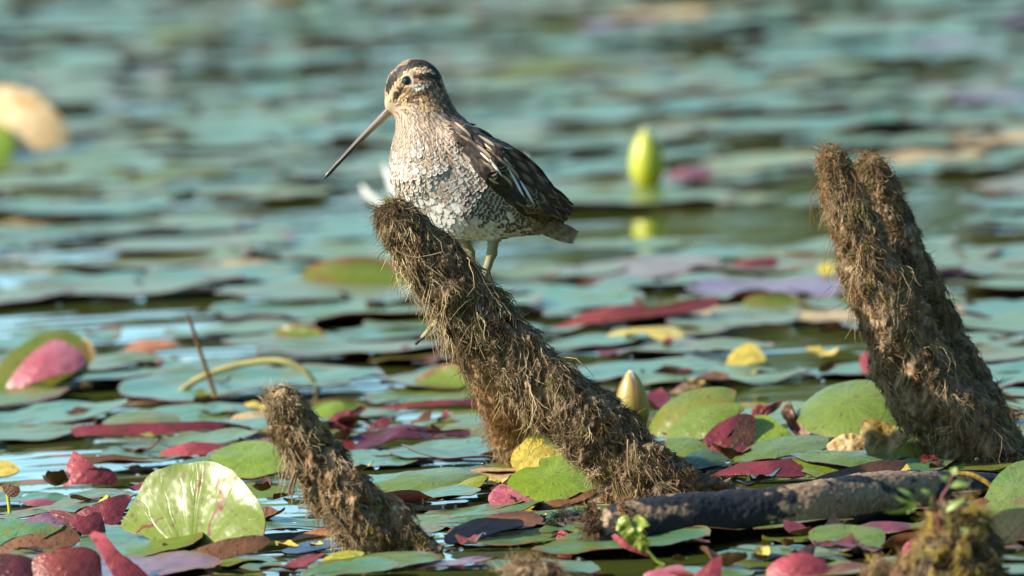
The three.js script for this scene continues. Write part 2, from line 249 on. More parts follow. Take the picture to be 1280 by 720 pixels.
// a leaf drawn from its outline: its lowest point touches the water there, and it leans back from upright by tilt; bulge gives it its hollow or its dome
function outlineLeaf(name, parent, px, mats, { tilt = 35, yaw = 0, bulge = 0.12, axis = null, curl = 0, contact = null, lift = 0, rough = 0.05, thick = 0.0011, seed = 1, push = 0, backward = false } = {}) {
  let c = contact; if (!c) { let best = -1e9; for (const p of px) { const v = p[1] + (p[0] - 640) * Math.tan(-ROLL); if (v > best) { best = v; c = p; } } }
  const o = onWater(c[0], c[1], 0.002 + lift), ti = tilt * Math.PI / 180, ya = yaw * Math.PI / 180;
  o.addScaledVector(V(0, 0, 1), push);
  const ex = V(Math.cos(ya), 0, -Math.sin(ya)), back = V(-Math.sin(ya), 0, -Math.cos(ya)), ey = back.clone().multiplyScalar(Math.cos(ti)).addScaledVector(V(0, 1, 0), Math.sin(ti)), nn = ex.clone().cross(ey).normalize();
  const loc = px.map(([u, v]) => { const r = ray(u, v), t = o.clone().sub(EYE).dot(nn) / r.dot(nn), p = EYE.clone().addScaledVector(r, t).sub(o); return [p.dot(ex), p.dot(ey)]; });
  let mx = 0, my = 0; for (const p of loc) { mx += p[0] / loc.length; my += p[1] / loc.length; }
  const crv = new THREE.CatmullRomCurve3(loc.map((p) => V(p[0] - mx, p[1] - my, 0)), true, 'centripetal');
  const sz = Math.max(...loc.map((p) => Math.hypot(p[0] - mx, p[1] - my)));
  const ax = (axis ?? 0) * Math.PI / 180, dx = Math.cos(ax), dy = Math.sin(ax);
  const outline = (t) => { const p = crv.getPoint(t % 1); const k = 1 + 0.02 * noise(t * 40, seed, 1); return [p.x * k, p.y * k]; };
  const bend = (x, y) => { // local plane -> leaf space (x right, y up the blade, z out of the face)
    const s = (-x * dy + y * dx) / sz, q = Math.hypot(x, y) / sz; const h = sz * (bulge * (1 - q * q) + curl * s * s + rough * (fbm(x / sz * 1.6 + seed * 5, y / sz * 1.6, seed, 3) - fbm(seed * 5, 0, seed, 3)));
    return [x, y, h];
  };
  const g = bladeGeo((t) => { const p = outline(1 - t); return p; }, (x, y) => { const p = bend(x, y); return [p[0], p[1], p[2]]; }, { na: 64, nr: 9, size: sz, thick });
  // faces were wound for a blade in the x-z plane: flip so that the upper face looks out of the plane
  const i = g.index; const nrm = g.attributes.normal; let s = 0; for (let k = 0; k < nrm.count / 2; k++) s += nrm.getZ(k); if (s < 0) { g.groups[0].materialIndex = 1; g.groups[1].materialIndex = 0; }
  const m4 = new THREE.Matrix4().makeBasis(ex, ey, nn).setPosition(ex.clone().multiplyScalar(mx).addScaledVector(ey, my)); g.applyMatrix4(m4);
  const m = mesh(name, g, mats, parent ?? scene); m.userData.at = undefined; delete m.userData.at;
  if (parent && parent !== scene) m.position.copy(o).sub(parent.position); else m.position.copy(o);
  return m;
}
const zt = (ox, oy, s) => (...a) => { const o = []; for (let k = 0; k < a.length; k += 2) o.push([ox + a[k] / s, oy + a[k + 1] / s]); return o; };
const zA = zt(0, 540, 4), zB = zt(320, 540, 4), zC = zt(640, 540, 4), zD = zt(960, 540, 4), zR = zt(780, 440, 3.048), zL = zt(0, 340, 2.667), zM = zt(580, 440, 2.768), zK = zt(640, 330, 2.667), zN = zt(320, 380, 3.765), zz = zt(0, 0, 1);
function leaf(name, label, px, mats, o, cat = 'leaf') { const m = outlineLeaf(numbered(name), scene, px, mats, o); return tag(m, label, cat, o?.group); }

// the drifting pads, nearest water to the far open pond
{
  const kinds = [
    { top: 'blue', w: 6.5, label: 'blue-green lily pad lying flat on the pond' },
    { top: 'green', w: 3, label: 'plain green lily pad lying flat on the pond' },
    { top: 'olive', w: 3, label: 'olive lily pad with reddish margin floating flat' },
    { top: 'purple', w: 0.5, label: 'purplish lily pad floating among green pads' },
    { top: 'blue', w: 0.9, label: 'blue-green lily pad with one lifted maroon rim', curl: 1 },
    { top: 'olive', w: 0.9, label: 'olive lily pad with its edge rolled up', curl: 2 },
    { top: 'tan', w: 0.25, label: 'tan dying lily pad floating flat' },
    { top: 'green', w: 0.35, label: 'green lily pad with a tall curled edge', curl: 3 },
  ];
  const R0 = 0.075, geos = [];
  for (let k = 0; k < 5; k++) geos.push(padGeo(100 + k, R0, { wave: 0.03, bites: 1 + k % 3, dish: 0.02 }));
  const curled = { 1: [padGeo(120, R0, { curls: [[0.2, 0.82, 0.1, 1.3]] }), padGeo(121, R0, { curls: [[-0.5, 0.8, 0.12, 1.6]], bites: 1 })], 2: [padGeo(122, R0, { curls: [[2.7, 0.72, 0.14, 1.9]] }), padGeo(123, R0, { curls: [[0.6, 0.75, 0.13, 2.2]] })], 3: [padGeo(124, R0, { curls: [[3.4, 0.5, 0.3, 1.1]] }), padGeo(125, R0, { curls: [[3.0, 0.45, 0.35, 0.9], [0, 0.85, 0.1, 1]] })] };
  const under = { blue: M.maroon, green: M.redBrown, olive: M.redBrown, purple: M.maroon, tan: M.brown };
  // open water (photo pixels of its centre, half width and half height)
  const open = [[900, 288, 330, 24], [90, 408, 150, 17], [880, 500, 130, 16], [620, 315, 90, 14], [1200, 95, 110, 9], [340, 105, 160, 9], [60, 575, 70, 14], [330, 265, 130, 5], [960, 432, 90, 9], [430, 690, 60, 14], [660, 700, 40, 14], [1180, 250, 100, 26]];
  const r = rng(77), spots = [], W = kinds.reduce((s, k) => s + k.w, 0);
  let tries = 0;
  while (spots.length < 300 && tries++ < 60000) {
    const u = -110 + r() * 1500, v = -60 + Math.pow(r(), 0.8) * 790, p = onWater(u, v);
    const Rk = v < 330 ? 1.12 : v < 520 ? 1 : 0.62, R = (0.045 + 0.06 * Math.pow(r(), 1.2)) * Rk;
    if (open.some(([a, b, hw, hh]) => ((u - a) / (hw + R / pxm(p.z) * 0.55)) ** 2 + ((v - b) / (hh + 7)) ** 2 < 1)) continue;
    if (spots.some((q) => Math.hypot(q.p.x - p.x, q.p.z - p.z) < (q.R + R) * 0.62)) continue;
    spots.push({ p, R, u, v });
  }
  spots.sort((a, b) => a.p.z - b.p.z);
  spots.forEach((s, k) => {
    let x = r() * W, kd = kinds[0]; for (const q of kinds) { if ((x -= q.w) <= 0) { kd = q; break; } }
    if (kd.curl === 3 && s.v > 540) kd = kinds[1];
    if (kd.curl && s.v < 360) kd = kinds[kd.curl === 2 ? 2 : 0];
    const list = kd.curl ? curled[kd.curl] : geos, m = new THREE.Mesh(list[Math.floor(r() * list.length)], [M[kd.top], under[kd.top]]);
    m.name = numbered('lily_pad'); m.castShadow = m.receiveShadow = true; m.scale.setScalar(s.R / R0);
    m.position.set(s.p.x, 0.0028 + (k % 7) * 0.0009, s.p.z); m.rotation.set((r() - 0.35) * (s.v > 520 ? 0.16 : s.v > 360 ? 0.06 : 0.035), kd.curl ? (r() - 0.5) * 1.3 : r() * 6.28, (r() - 0.5) * (s.v > 520 ? 0.14 : s.v > 360 ? 0.05 : 0.03), 'YXZ');
    scene.add(m); tag(m, kd.label, 'lily pad', 'lily pads drifting on the pond');
  });
  // the carpet of pads goes on beyond what the lens takes in
  const im = [], r2 = rng(78), far = [];
  let t2 = 0; while (far.length < 1500 && t2++ < 60000) { const inView = r2() < 0.45, x = (r2() - 0.5) * (inView ? 1.6 : 9), z = inView ? -1.6 - r2() * 7.5 : 2.2 - r2() * 13, R = inView ? 0.026 + 0.04 * r2() : 0.05 + 0.05 * r2(); const q = toPixel(V(x, 0, z)); if (q[0] > -200 && q[0] < 1480 && q[1] > 300 && q[1] < 790) continue; if (q[0] > -130 && q[0] < 1410 && q[1] > -70 && q[1] < 300 && open.some(([a, b, hw, hh]) => ((q[0] - a) / hw) ** 2 + ((q[1] - b) / (hh + 4)) ** 2 < 1)) continue; if (spots.some((f) => Math.hypot(f.p.x - x, f.p.z - z) < f.R * 0.85 + R * 0.45)) continue; if (far.some((f) => Math.hypot(f[0] - x, f[1] - z) < (f[2] + R) * 0.85)) continue; far.push([x, z, R]); }
  const inst = new THREE.InstancedMesh(geos[0], [M.blue, M.maroon], far.length), m4 = new THREE.Matrix4(), qt = new THREE.Quaternion();
  far.forEach(([x, z, R], k) => { qt.setFromEuler(new THREE.Euler((r2() - 0.4) * 0.06, r2() * 6.28, (r2() - 0.5) * 0.05, 'YXZ')); inst.setMatrixAt(k, m4.compose(V(x, 0.003 + (k % 5) * 0.001, z), qt, V(1, 1, 1).multiplyScalar(R / R0))); });
  far.forEach((f, k) => { const q = r2(); inst.setColorAt(k, q < 0.45 ? new THREE.Color(1, 1, 1) : q < 0.75 ? new THREE.Color(1.9, 1.1, 0.3) : q < 0.9 ? new THREE.Color(0.9, 0.75, 0.25) : new THREE.Color(1.7, 0.8, 0.6)); });
  inst.name = 'lily_pad_carpet'; inst.userData.kind = 'stuff'; inst.castShadow = inst.receiveShadow = true; tag(inst, 'carpet of green lily pads covering the rest of the pond', 'lily pads'); scene.add(inst);
}
// ---------------------------------------------------------------- stumps, log, moss
const BR = { tan: [0.38, 0.265, 0.145], straw: [0.5, 0.37, 0.21], brown: [0.17, 0.10, 0.048], dark: [0.05, 0.03, 0.017], olive: [0.16, 0.145, 0.035], rust: [0.30, 0.15, 0.055], grey: [0.27, 0.23, 0.18] };
const fibre = vmat({ roughness: 0.9, specularIntensity: 0.6 });
const wetWood = vmat({ roughness: 0.75 });
// spine: [u, v, radius in pixels, depth offset] -> a lumpy stump in world space, relative to its base
function spineOf(list, z) { return list.map(([u, v, r, dz = 0]) => { const zz0 = z + dz; return { p: atZ(u, v, zz0), r: r * pxm(zz0) }; }); }
function stumpCore(parent, name, sp, base, { seed, lump = 0.18, fine = 0.10, cols = [BR.dark, BR.brown, BR.tan], na = 150, ns = 300, mat = wetWood, pits = 0.25, cap = true } = {}) {
  const cv = new THREE.CatmullRomCurve3(sp.map((s) => s.p), false, 'centripetal'), n = sp.length;
  const rad = (t) => { const k = clamp(t) * (n - 1), i = Math.min(n - 2, Math.floor(k)), f = k - i; const a = sp[i].r, b = sp[i + 1].r; return mix(a, b, f * f * (3 - 2 * f) * 0.5 + f * 0.5); };
  const axis = (t) => cv.getPoint(clamp(t));
  const frame = (t) => { const T0 = cv.getTangent(clamp(t)), N0 = V(0, 0, 1).addScaledVector(T0, -T0.z).normalize(); return [T0, N0, T0.clone().cross(N0)]; };
  const disp = (p, r) => { const f = 1 / 0.016; const q = p; let d = lump * (fbm(q.x * f * 0.75 + seed, q.y * f * 0.75, q.z * f * 0.75, 3) * 1.9 + 0.7 * Math.abs(noise(q.x * f * 1.9, q.y * f * 1.3 + seed, q.z * f * 1.9)) - 0.2); const g = 1 / 0.005; d += fine * 0.55 * (Math.abs(noise(q.x * g * 1.2 + seed * 3, q.y * g * 0.6, q.z * g)) * 2 - 0.8); d += fine * 0.8 * noise(q.x * g * 2.2, q.y * g * 1.3 + seed, q.z * g * 2.2) + fine * 0.6 * noise(q.x * g * 4.3, q.y * g * 3.1 + seed, q.z * g * 4.3); const h = fbm(q.x * 70 + seed * 5, q.y * 55, q.z * 70, 2); d -= pits * sstep(0.22, 0.5, h); return d; };
  const surf = (t, a) => { const c = axis(t), [T0, N0, B0] = frame(t), r = rad(t), e = N0.clone().multiplyScalar(Math.cos(a)).addScaledVector(B0, Math.sin(a)), p = c.clone().addScaledVector(e, r), d = disp(p, r); return { p: c.addScaledVector(e, Math.max(0.25, 1 + d) * r), e, d, r, T0 }; };
  const mb = new MB(), rows = [];
  for (let j = 0; j <= ns; j++) { const row = []; for (let i = 0; i < na; i++) { const s = surf(j / ns, i / na * 2 * Math.PI), p = s.p; let k = clamp(0.45 + 0.9 * fbm(p.x * 220 + seed, p.y * 150, p.z * 220, 4)); const c = k < 0.5 ? mixc(cols[0], cols[1], k * 2) : mixc(cols[1], cols[2], k * 2 - 1); row.push(mb.v(p.x - base.x, p.y - base.y, p.z - base.z, c)); } rows.push(row); }
  for (let j = 0; j < ns; j++) for (let i = 0; i < na; i++) { const i2 = (i + 1) % na; mb.q(rows[j][i], rows[j + 1][i], rows[j + 1][i2], rows[j][i2]); }
  for (const [row, t, f] of [[rows[0], 0, 1], [rows[ns], 1, 0]]) { const c = axis(t).addScaledVector(frame(t)[0], (f ? -0.35 : 0.35) * rad(t)), m = mb.v(c.x - base.x, c.y - base.y, c.z - base.z, cols[1]); for (let i = 0; i < na; i++) f ? mb.t(m, row[i], row[(i + 1) % na]) : mb.t(m, row[(i + 1) % na], row[i]); }
  const o = mesh(name, mb.geo(), mat, parent);
  return { o, surf, axis, rad, frame };
}
// matted strands of dead weed and moss that lie on a core, sag and hang from it
function moss(parent, name, core, base, n, { seed = 1, len = 0.0085, r0 = 0.00026, palette = [BR.tan, BR.straw, BR.brown, BR.dark, BR.olive], weights = [4, 1.6, 6, 3, 2], hang = 1, lift = 0.05, t0 = 0, t1 = 1, steps = 4, stray = 0.04, lock = 15, minY = -0.004 } = {}) {
  const r = rng(seed), mb = new MB(), W = weights.reduce((a, b) => a + b), down = V(0, -1, 0), rnd = () => V(r() - 0.5, r() - 0.5, r() - 0.5);
  for (let k = 0; k < n; k += lock) { // a lock of strands shares its root, its lie and its tone
    const t = mix(t0, t1, r()), a = r() * 2 * Math.PI, s0 = core.surf(t, a); if (s0.p.y < minY) continue;
    const cl = fbm(s0.p.x * 70 + seed * 3, s0.p.y * 70, s0.p.z * 70, 2);
    const lie = down.clone().multiplyScalar(0.55 * hang).addScaledVector(core.frame(t)[0], (r() - 0.4) * 1.1).addScaledVector(rnd(), 1.6); lie.addScaledVector(s0.e, -lie.dot(s0.e)).normalize();
    let x = r() * W, ci = 0; while (ci < weights.length - 1 && (x -= weights[ci] * (ci < 2 ? 1 + cl : 1 - cl * 0.5)) > 0) ci++;
    const tone = 0.7 + 0.6 * r(), LL = len * (0.45 + 1.1 * r()) * (1 + 0.7 * cl), puff = 0.0012 * r() * r(), free = r() < stray, wide = 0.0035 * (0.4 + r());
    for (let m0 = 0; m0 < lock; m0++) {
      const s = core.surf(clamp(t + (r() - 0.5) * wide * 9), a + (r() - 0.5) * wide / Math.max(s0.r, 0.004) * 1.6), dir = lie.clone().addScaledVector(rnd(), 0.9).addScaledVector(s.e, free ? 0.6 : lift * (0.3 + 1.4 * r())).normalize();
      const L = LL * (0.5 + 0.8 * r()), pts = [s.p.clone().addScaledVector(s.e, -0.0004)]; let p = pts[0].clone().addScaledVector(s.e, puff), tt = t;
      for (let q = 0; q < steps; q++) {
        p = p.clone().addScaledVector(dir, L / steps); dir.addScaledVector(rnd(), 1.5).addScaledVector(down, 0.2 * hang).addScaledVector(s.e, free ? 0 : -0.15).normalize();
        let best = 1e9, bt = tt; for (let m = -2; m <= 2; m++) { const ct = clamp(tt + m * 0.015), d = core.axis(ct).distanceToSquared(p); if (d < best) { best = d; bt = ct; } } tt = bt;
        const c = core.axis(tt), out = p.clone().sub(c), d = out.length(), R = Math.max(0.55, 1 + s.d) * core.rad(tt) + 0.0002; if (d < R) p = c.addScaledVector(out.normalize(), R + 0.0005 * r());
        if (p.y < 0.001) p.y = 0.001;
        pts.push(p.clone());
      }
      const f = tone * (0.85 + 0.3 * r()), c0 = r() < 0.85 ? palette[ci] : palette[Math.floor(r() * palette.length)];
      tube(mb, pts.map((q) => q.sub(base)), r0 * (0.6 + 0.9 * r()), r0 * 0.35, c0.map((v) => v * f), 3, false);
    }
  }
  const o = mesh(name, mb.geo(), fibre, parent); o.userData.kind = 'stuff'; return o;
}
function rootlets(parent, name, list, base, col = BR.brown, seed = 1, spread = 0.0015, per = 5, r0 = 0.0005) {
  const r = rng(seed), mb = new MB();
  for (const { pts, n = per, r1 = r0, s = spread } of list) for (let k = 0; k < n; k++) { const off = V(r() - 0.5, r() - 0.5, r() - 0.5).multiplyScalar(s * 2); const end = 0.55 + 0.45 * r(); const cv = new THREE.CatmullRomCurve3(pts.map((p, i) => p.clone().add(off).add(V(r() - 0.5, r() - 0.5, r() - 0.5).multiplyScalar(s * 1.3 * i)))), q = []; for (let i = 0; i <= 14; i++) { const p = cv.getPoint(i / 14 * end); if (p.y < 0.001) p.y = 0.001; q.push(p.sub(base)); } const f = 0.6 + 0.8 * r(); tube(mb, q, r1 * (0.6 + 0.8 * r()), r1 * 0.3, col.map((v) => v * f), 4, false); }
  const o = mesh(name, mb.geo(), fibre, parent); o.userData.kind = 'stuff'; return o;
}
const path = (z, ...a) => { const o = []; for (let k = 0; k < a.length; k += 2) o.push(atZ(a[k], a[k + 1], z)); return o; };

{ // the leaning snag the bird stands behind
  const z = 0, base = onWater(840, 650), g = thing('leaning_snag', 'long mossy snag leaning up in front of the bird, its foot on the log', 'snag', base);
  const sp = spineOf([[482, 259, 8], [488, 265, 17], [502, 281, 23], [524, 306, 28], [556, 344, 34], [592, 387, 35.5], [632, 431, 37], [680, 479, 38], [728, 525, 41], [772, 568, 46], [812, 608, 53], [846, 642, 64], [880, 678, 66]], z);
  const c = stumpCore(g, 'trunk', sp, base, { seed: 3, lump: 0.26, fine: 0.11, ns: 430 });
  moss(g, 'moss', c, base, 30000, { seed: 31, t1: 0.93 });
  moss(g, 'hanging_moss', c, base, 900, { seed: 32, len: 0.03, hang: 2.2, lift: 0.15, t0: 0.16, t1: 0.6, steps: 5, r0: 0.0005, weights: [6, 4, 3, 1, 1] });
  const zf = 0.022;
  rootlets(g, 'rootlet', [
    { pts: [...path(0.0, 560, 400, 572, 430, 578, 455, 586, 480), ...path(0, 588, 492)], n: 26, s: 0.0022 }, { pts: path(0.01, 553, 380, 560, 400, 574, 425, 580, 450), n: 30, s: 0.003 }, { pts: path(-0.004, 578, 445, 583, 470, 596, 482), n: 10, s: 0.0015 },
    { pts: path(0.012, 520, 345, 527, 362, 532, 372, 538, 380), n: 26, s: 0.0028 }, { pts: path(0.015, 515, 330, 521, 350, 528, 365), n: 26, s: 0.003 }, { pts: path(0.018, 598, 405, 603, 420, 602, 440), n: 14, s: 0.0016 }, { pts: path(0.01, 650, 470, 656, 500, 655, 530, 652, 548), n: 9, s: 0.0015 },
    { pts: path(0.03, 790, 555, 793, 585, 796, 610, 806, 632), n: 3, s: 0.003, r1: 0.0006 }, { pts: path(0.045, 812, 590, 828, 610, 842, 622, 846, 640, 842, 655), n: 4, s: 0.003, r1: 0.0006 }, { pts: path(0.045, 842, 640, 852, 660, 846, 680, 848, 692), n: 14, s: 0.003 }, { pts: path(0.05, 855, 668, 868, 684, 880, 676, 882, 662), n: 4, s: 0.001 }, { pts: path(0.02, 770, 600, 778, 625, 790, 645), n: 16, s: 0.003 },
  ], base, [0.26, 0.18, 0.09], 4);
}
{ // stub behind it, fuzzy and rust coloured: the bird's perch
  const b0 = onWater(675, 588), g = thing('rust_brown_stub', 'fuzzy rust brown stub rising behind the leaning snag, under the bird', 'stump', b0);
  const zb = b0.z, sp = spineOf([[580, 377, 10, 0.19], [583, 384, 20, 0.19], [592, 402, 30, 0.185], [612, 440, 36, 0.16], [636, 490, 40, 0.1], [660, 545, 43, 0.04], [678, 595, 46, 0], [690, 640, 46, 0]], zb);
  const c = stumpCore(g, 'trunk', sp, b0, { seed: 8, lump: 0.15, fine: 0.1, cols: [BR.brown, BR.rust, BR.tan], ns: 150 });
  moss(g, 'moss', c, b0, 7500, { seed: 81, len: 0.012, stray: 0.3, palette: [BR.rust, BR.tan, BR.brown], weights: [6, 3, 2], lift: 0.15, t1: 0.9 });
}
{ // short stump beside the big pad
  const base = onWater(495, 690), z = base.z, g = thing('short_snag', 'short crumbling brown snag leaning beside the big glossy pad', 'snag', base);
  const sp = spineOf([[350, 489, 9], [353, 497, 18], [360, 513, 25], [376, 550, 33], [404, 591, 37], [434, 630, 38], [468, 664, 38], [502, 690, 38], [530, 712, 40]], z);
  const c = stumpCore(g, 'trunk', sp, base, { seed: 14, lump: 0.24, fine: 0.12, pits: 0.5, cols: [BR.dark, BR.rust.map((x) => x * 0.8), BR.straw], ns: 220 });
  moss(g, 'moss', c, base, 13000, { seed: 141, len: 0.008, t1: 0.95, weights: [6, 4, 4, 2, 1.5] });
  moss(g, 'hanging_moss', c, base, 500, { seed: 142, len: 0.024, hang: 2.2, lift: 0.12, t0: 0.3, t1: 0.75, steps: 5, weights: [6, 5, 3, 1, 1] });
  moss(g, 'green_moss', c, base, 500, { seed: 143, len: 0.006, t0: 0.7, t1: 0.95, hang: 0, lift: 0.8, r0: 0.0006, palette: [[0.2, 0.24, 0.03], [0.36, 0.22, 0.04], BR.rust], weights: [3, 2, 2] });
  rootlets(g, 'rootlet', [{ pts: path(z + 0.02, 370, 590, 364, 610, 362, 630), n: 12, s: 0.0016 }, { pts: path(z + 0.02, 420, 645, 440, 668, 452, 690), n: 16, s: 0.002 }, { pts: path(z + 0.02, 405, 620, 412, 645, 425, 660), n: 14, s: 0.0025 }], base, BR.tan, 5);
}
{ // forked snag
  const base = onWater(1215, 580), z = base.z, g = thing('forked_snag', 'tall forked snag shaggy with brown moss behind the dark log', 'snag', base);
  const a = spineOf([[1037, 189, 7], [1040, 196, 15], [1047, 215, 20], [1061, 260, 27], [1079, 310, 32], [1104, 370, 38], [1134, 440, 45], [1168, 500, 48], [1208, 553, 47], [1240, 590, 46], [1262, 620, 44]], z + 0.012);
  const b = spineOf([[1076, 199, 8], [1082, 205, 17], [1093, 225, 24], [1111, 270, 28], [1126, 320, 30], [1150, 380, 35], [1184, 450, 38], [1216, 510, 40], [1238, 560, 38], [1256, 600, 36]], z - 0.034);
  const ca = stumpCore(g, 'prong', a, base, { seed: 21, lump: 0.2, fine: 0.1, ns: 300 }), cb = stumpCore(g, 'prong', b, base, { seed: 25, lump: 0.2, fine: 0.1, ns: 260 });
  const pal = { palette: [BR.tan, BR.straw, BR.brown, BR.rust, BR.olive], weights: [4, 1.5, 5, 2, 2.2] };
  moss(g, 'moss', ca, base, 19000, { seed: 211, t1: 0.93, ...pal }); moss(g, 'moss', cb, base, 12000, { seed: 251, t1: 0.93, ...pal });
  moss(g, 'hanging_moss', ca, base, 800, { seed: 212, len: 0.026, hang: 2.2, lift: 0.12, t0: 0.15, t1: 0.9, steps: 5, ...pal });
}
{ // dark log lying in the water
  const A = onWater(775, 684), B = onWater(1000, 664), D = onWater(1235, 628), g = thing('dark_log', 'wet black log lying in the water with tan patches', 'log', A);
  const y = (p, h) => p.clone().setY(h);
  const sp = [[y(A.clone().add(V(-0.012, 0, 0)), 0.012), 0.012], [y(A, 0.012), 0.0175], [y(A.clone().lerp(B, 0.3), 0.011), 0.0195], [y(A.clone().lerp(B, 0.65), 0.0105), 0.0195], [y(B, 0.011), 0.02], [y(B.clone().lerp(D, 0.4), 0.012), 0.0195], [y(B.clone().lerp(D, 0.8), 0.0085), 0.016], [y(D, 0.006), 0.013], [y(D.clone().add(V(0.05, 0, -0.02)), -0.01), 0.012]].map(([p, r]) => ({ p, r }));
  const cv = new THREE.CatmullRomCurve3(sp.map((s) => s.p)), mb = new MB(), rows = [], ns = 300, na = 90;
  for (let j = 0; j <= ns; j++) { const t = j / ns, c = cv.getPoint(t), k = t * (sp.length - 1), i0 = Math.min(sp.length - 2, Math.floor(k)), r = mix(sp[i0].r, sp[i0 + 1].r, k - i0), row = []; const T0 = cv.getTangent(t), N0 = V(0, 1, 0).addScaledVector(T0, -T0.y).normalize(), B0 = T0.clone().cross(N0);
    for (let i = 0; i < na; i++) { const a = i / na * 2 * Math.PI, e = N0.clone().multiplyScalar(Math.cos(a)).addScaledVector(B0, Math.sin(a)), p0 = c.clone().addScaledVector(e, r); const w = 0.10 * fbm(p0.x * 60, p0.y * 60, p0.z * 60, 4) + 0.05 * noise(p0.x * 420, p0.y * 700, p0.z * 420) * 0.6, p = c.clone().addScaledVector(e, r * (1 + w));
      const px = toPixel(p0), q = fbm(p0.x * 55 + 4, p0.y * 90, p0.z * 55, 4); let mottled = sstep(0.16, 0.3, q + 0.25 * noise(p0.x * 16 + 9, 0, 3) + 0.42 * sstep(0.14, 0.2, p0.x) * sstep(0.3, 0.24, p0.x) * sstep(-0.2, 0.5, Math.cos(a - 0.5))) * (Math.cos(a) > -0.2 ? 1 : 0.2); const m = noise(p0.x * 600, p0.y * 600, p0.z * 600);  // tan patches on the upper side, denser toward the right part
      const col = mixc([0.016, 0.015, 0.017], mixc([0.2, 0.12, 0.065], [0.32, 0.215, 0.125], 0.5 + 0.5 * m), mottled).map((x) => x * (1 + 0.25 * m)); row.push(mb.v(p.x - A.x, p.y - A.y, p.z - A.z, col)); }
    rows.push(row); }
  for (let j = 0; j < ns; j++) for (let i = 0; i < na; i++) { const i2 = (i + 1) % na; mb.q(rows[j][i2], rows[j + 1][i2], rows[j + 1][i], rows[j][i]); }
  const m0 = mb.v(sp[0].p.x - A.x - 0.004, sp[0].p.y - A.y, 0, [0.16, 0.08, 0.04]); for (let i = 0; i < na; i++) mb.t(m0, rows[0][(i + 1) % na], rows[0][i]);
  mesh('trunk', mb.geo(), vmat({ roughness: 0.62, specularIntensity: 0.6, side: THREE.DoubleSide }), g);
  const end = { axis: (t) => sp[0].p.clone().lerp(sp[1].p, clamp(t) * 1.6), rad: () => 0.0175, frame: () => { const T0 = sp[1].p.clone().sub(sp[0].p).normalize(), N0 = V(0, 1, 0).addScaledVector(T0, -T0.y).normalize(); return [T0, N0, T0.clone().cross(N0)]; } };
  end.surf = (t, a) => { const [T0, N0, B0] = end.frame(), e = N0.clone().multiplyScalar(Math.cos(a)).addScaledVector(B0, Math.sin(a)); const p = t < 0.4 ? end.axis(0).addScaledVector(e, 0.016 * Math.sqrt(t / 0.4)).addScaledVector(T0, -0.002) : end.axis(t).addScaledVector(e, 0.018); return { p, e: t < 0.4 ? T0.clone().negate() : e, d: 0, r: 0.018, T0 }; };
  moss(g, 'moss', end, A, 1500, { seed: 61, len: 0.011, palette: [BR.rust, BR.brown, BR.dark], weights: [3, 4, 2], lift: 0.6 });
}
// low mounds of moss or sodden weed
function mound(name, label, cat, px, r, hgt, { seed, palette, weights, n = 2500, len = 0.012, lift = 0.2, cols = [BR.dark, BR.brown, BR.tan], zoff = 0, sink = 0, hang = 0.6, mat }) {
  const b = onWater(px[0], px[1]); b.z += zoff; const g = thing(name, label, cat, b), R = r * pxm(b.z), H = hgt * pxm(b.z);
  const sp = [0, 0.18, 0.45, 0.8, 1].map((t, i) => ({ p: b.clone().add(V(0.15 * R * (1 - t) * (seed % 2 ? 1 : -1), mix(H, -0.006, t), 0)), r: R * [0.35, 0.72, 0.98, 1, 1][i] }));
  const c = stumpCore(g, 'clump', sp, b, { seed, lump: 0.22, fine: 0.12, cols, na: 80, ns: 80, mat });
  moss(g, 'moss', c, b, n, { seed: seed * 7, len, palette, weights, lift, hang }); return g;
}
const gold = [0.42, 0.30, 0.07];
mound('mossy_stump', 'golden mossy stump with a green sprig growing on it', 'stump', [1192, 742], 55, 112, { seed: 41, palette: [gold, BR.tan, BR.olive, BR.rust], weights: [4, 3, 2, 1], n: 5200, len: 0.012, cols: [BR.dark, BR.dark, BR.brown] });
mound('rust_moss_clump', 'rust coloured moss clump at the foot of the golden mossy stump', 'moss', [1142, 742], 28, 46, { seed: 42, palette: [BR.rust, [0.4, 0.17, 0.06], BR.brown], weights: [4, 3, 2], n: 1800, len: 0.009 });
mound('rust_moss_clump', 'tan moss clump beside a domed red leaf', 'moss', [1098, 741], 22, 42, { seed: 43, palette: [BR.rust, BR.tan, BR.brown, gold], weights: [3, 3, 2, 1], n: 1600, len: 0.009 });
mound('rust_moss_clump', 'orange brown weed clump in open water by the short snag', 'moss', [664, 730], 36, 30, { seed: 44, palette: [BR.rust, BR.tan, BR.brown], weights: [3, 4, 2], n: 1700, len: 0.011 });
mound('black_debris_clump', 'wet black weed clump beside the dark log end', 'weed', [709, 668], 29, 27, { seed: 45, palette: [BR.dark, [0.03, 0.028, 0.026], BR.olive], weights: [4, 5, 0.6], n: 1100, len: 0.006, cols: [[0.02, 0.018, 0.016], [0.03, 0.027, 0.024], [0.05, 0.045, 0.04]], mat: vmat({ roughness: 0.2 }) });
mound('black_debris_clump', 'small dark weed clump on the water behind the bud', 'weed', [862, 491], 32, 10, { seed: 46, palette: [BR.dark, BR.olive, BR.brown], weights: [4, 2, 2], n: 700, len: 0.007 });
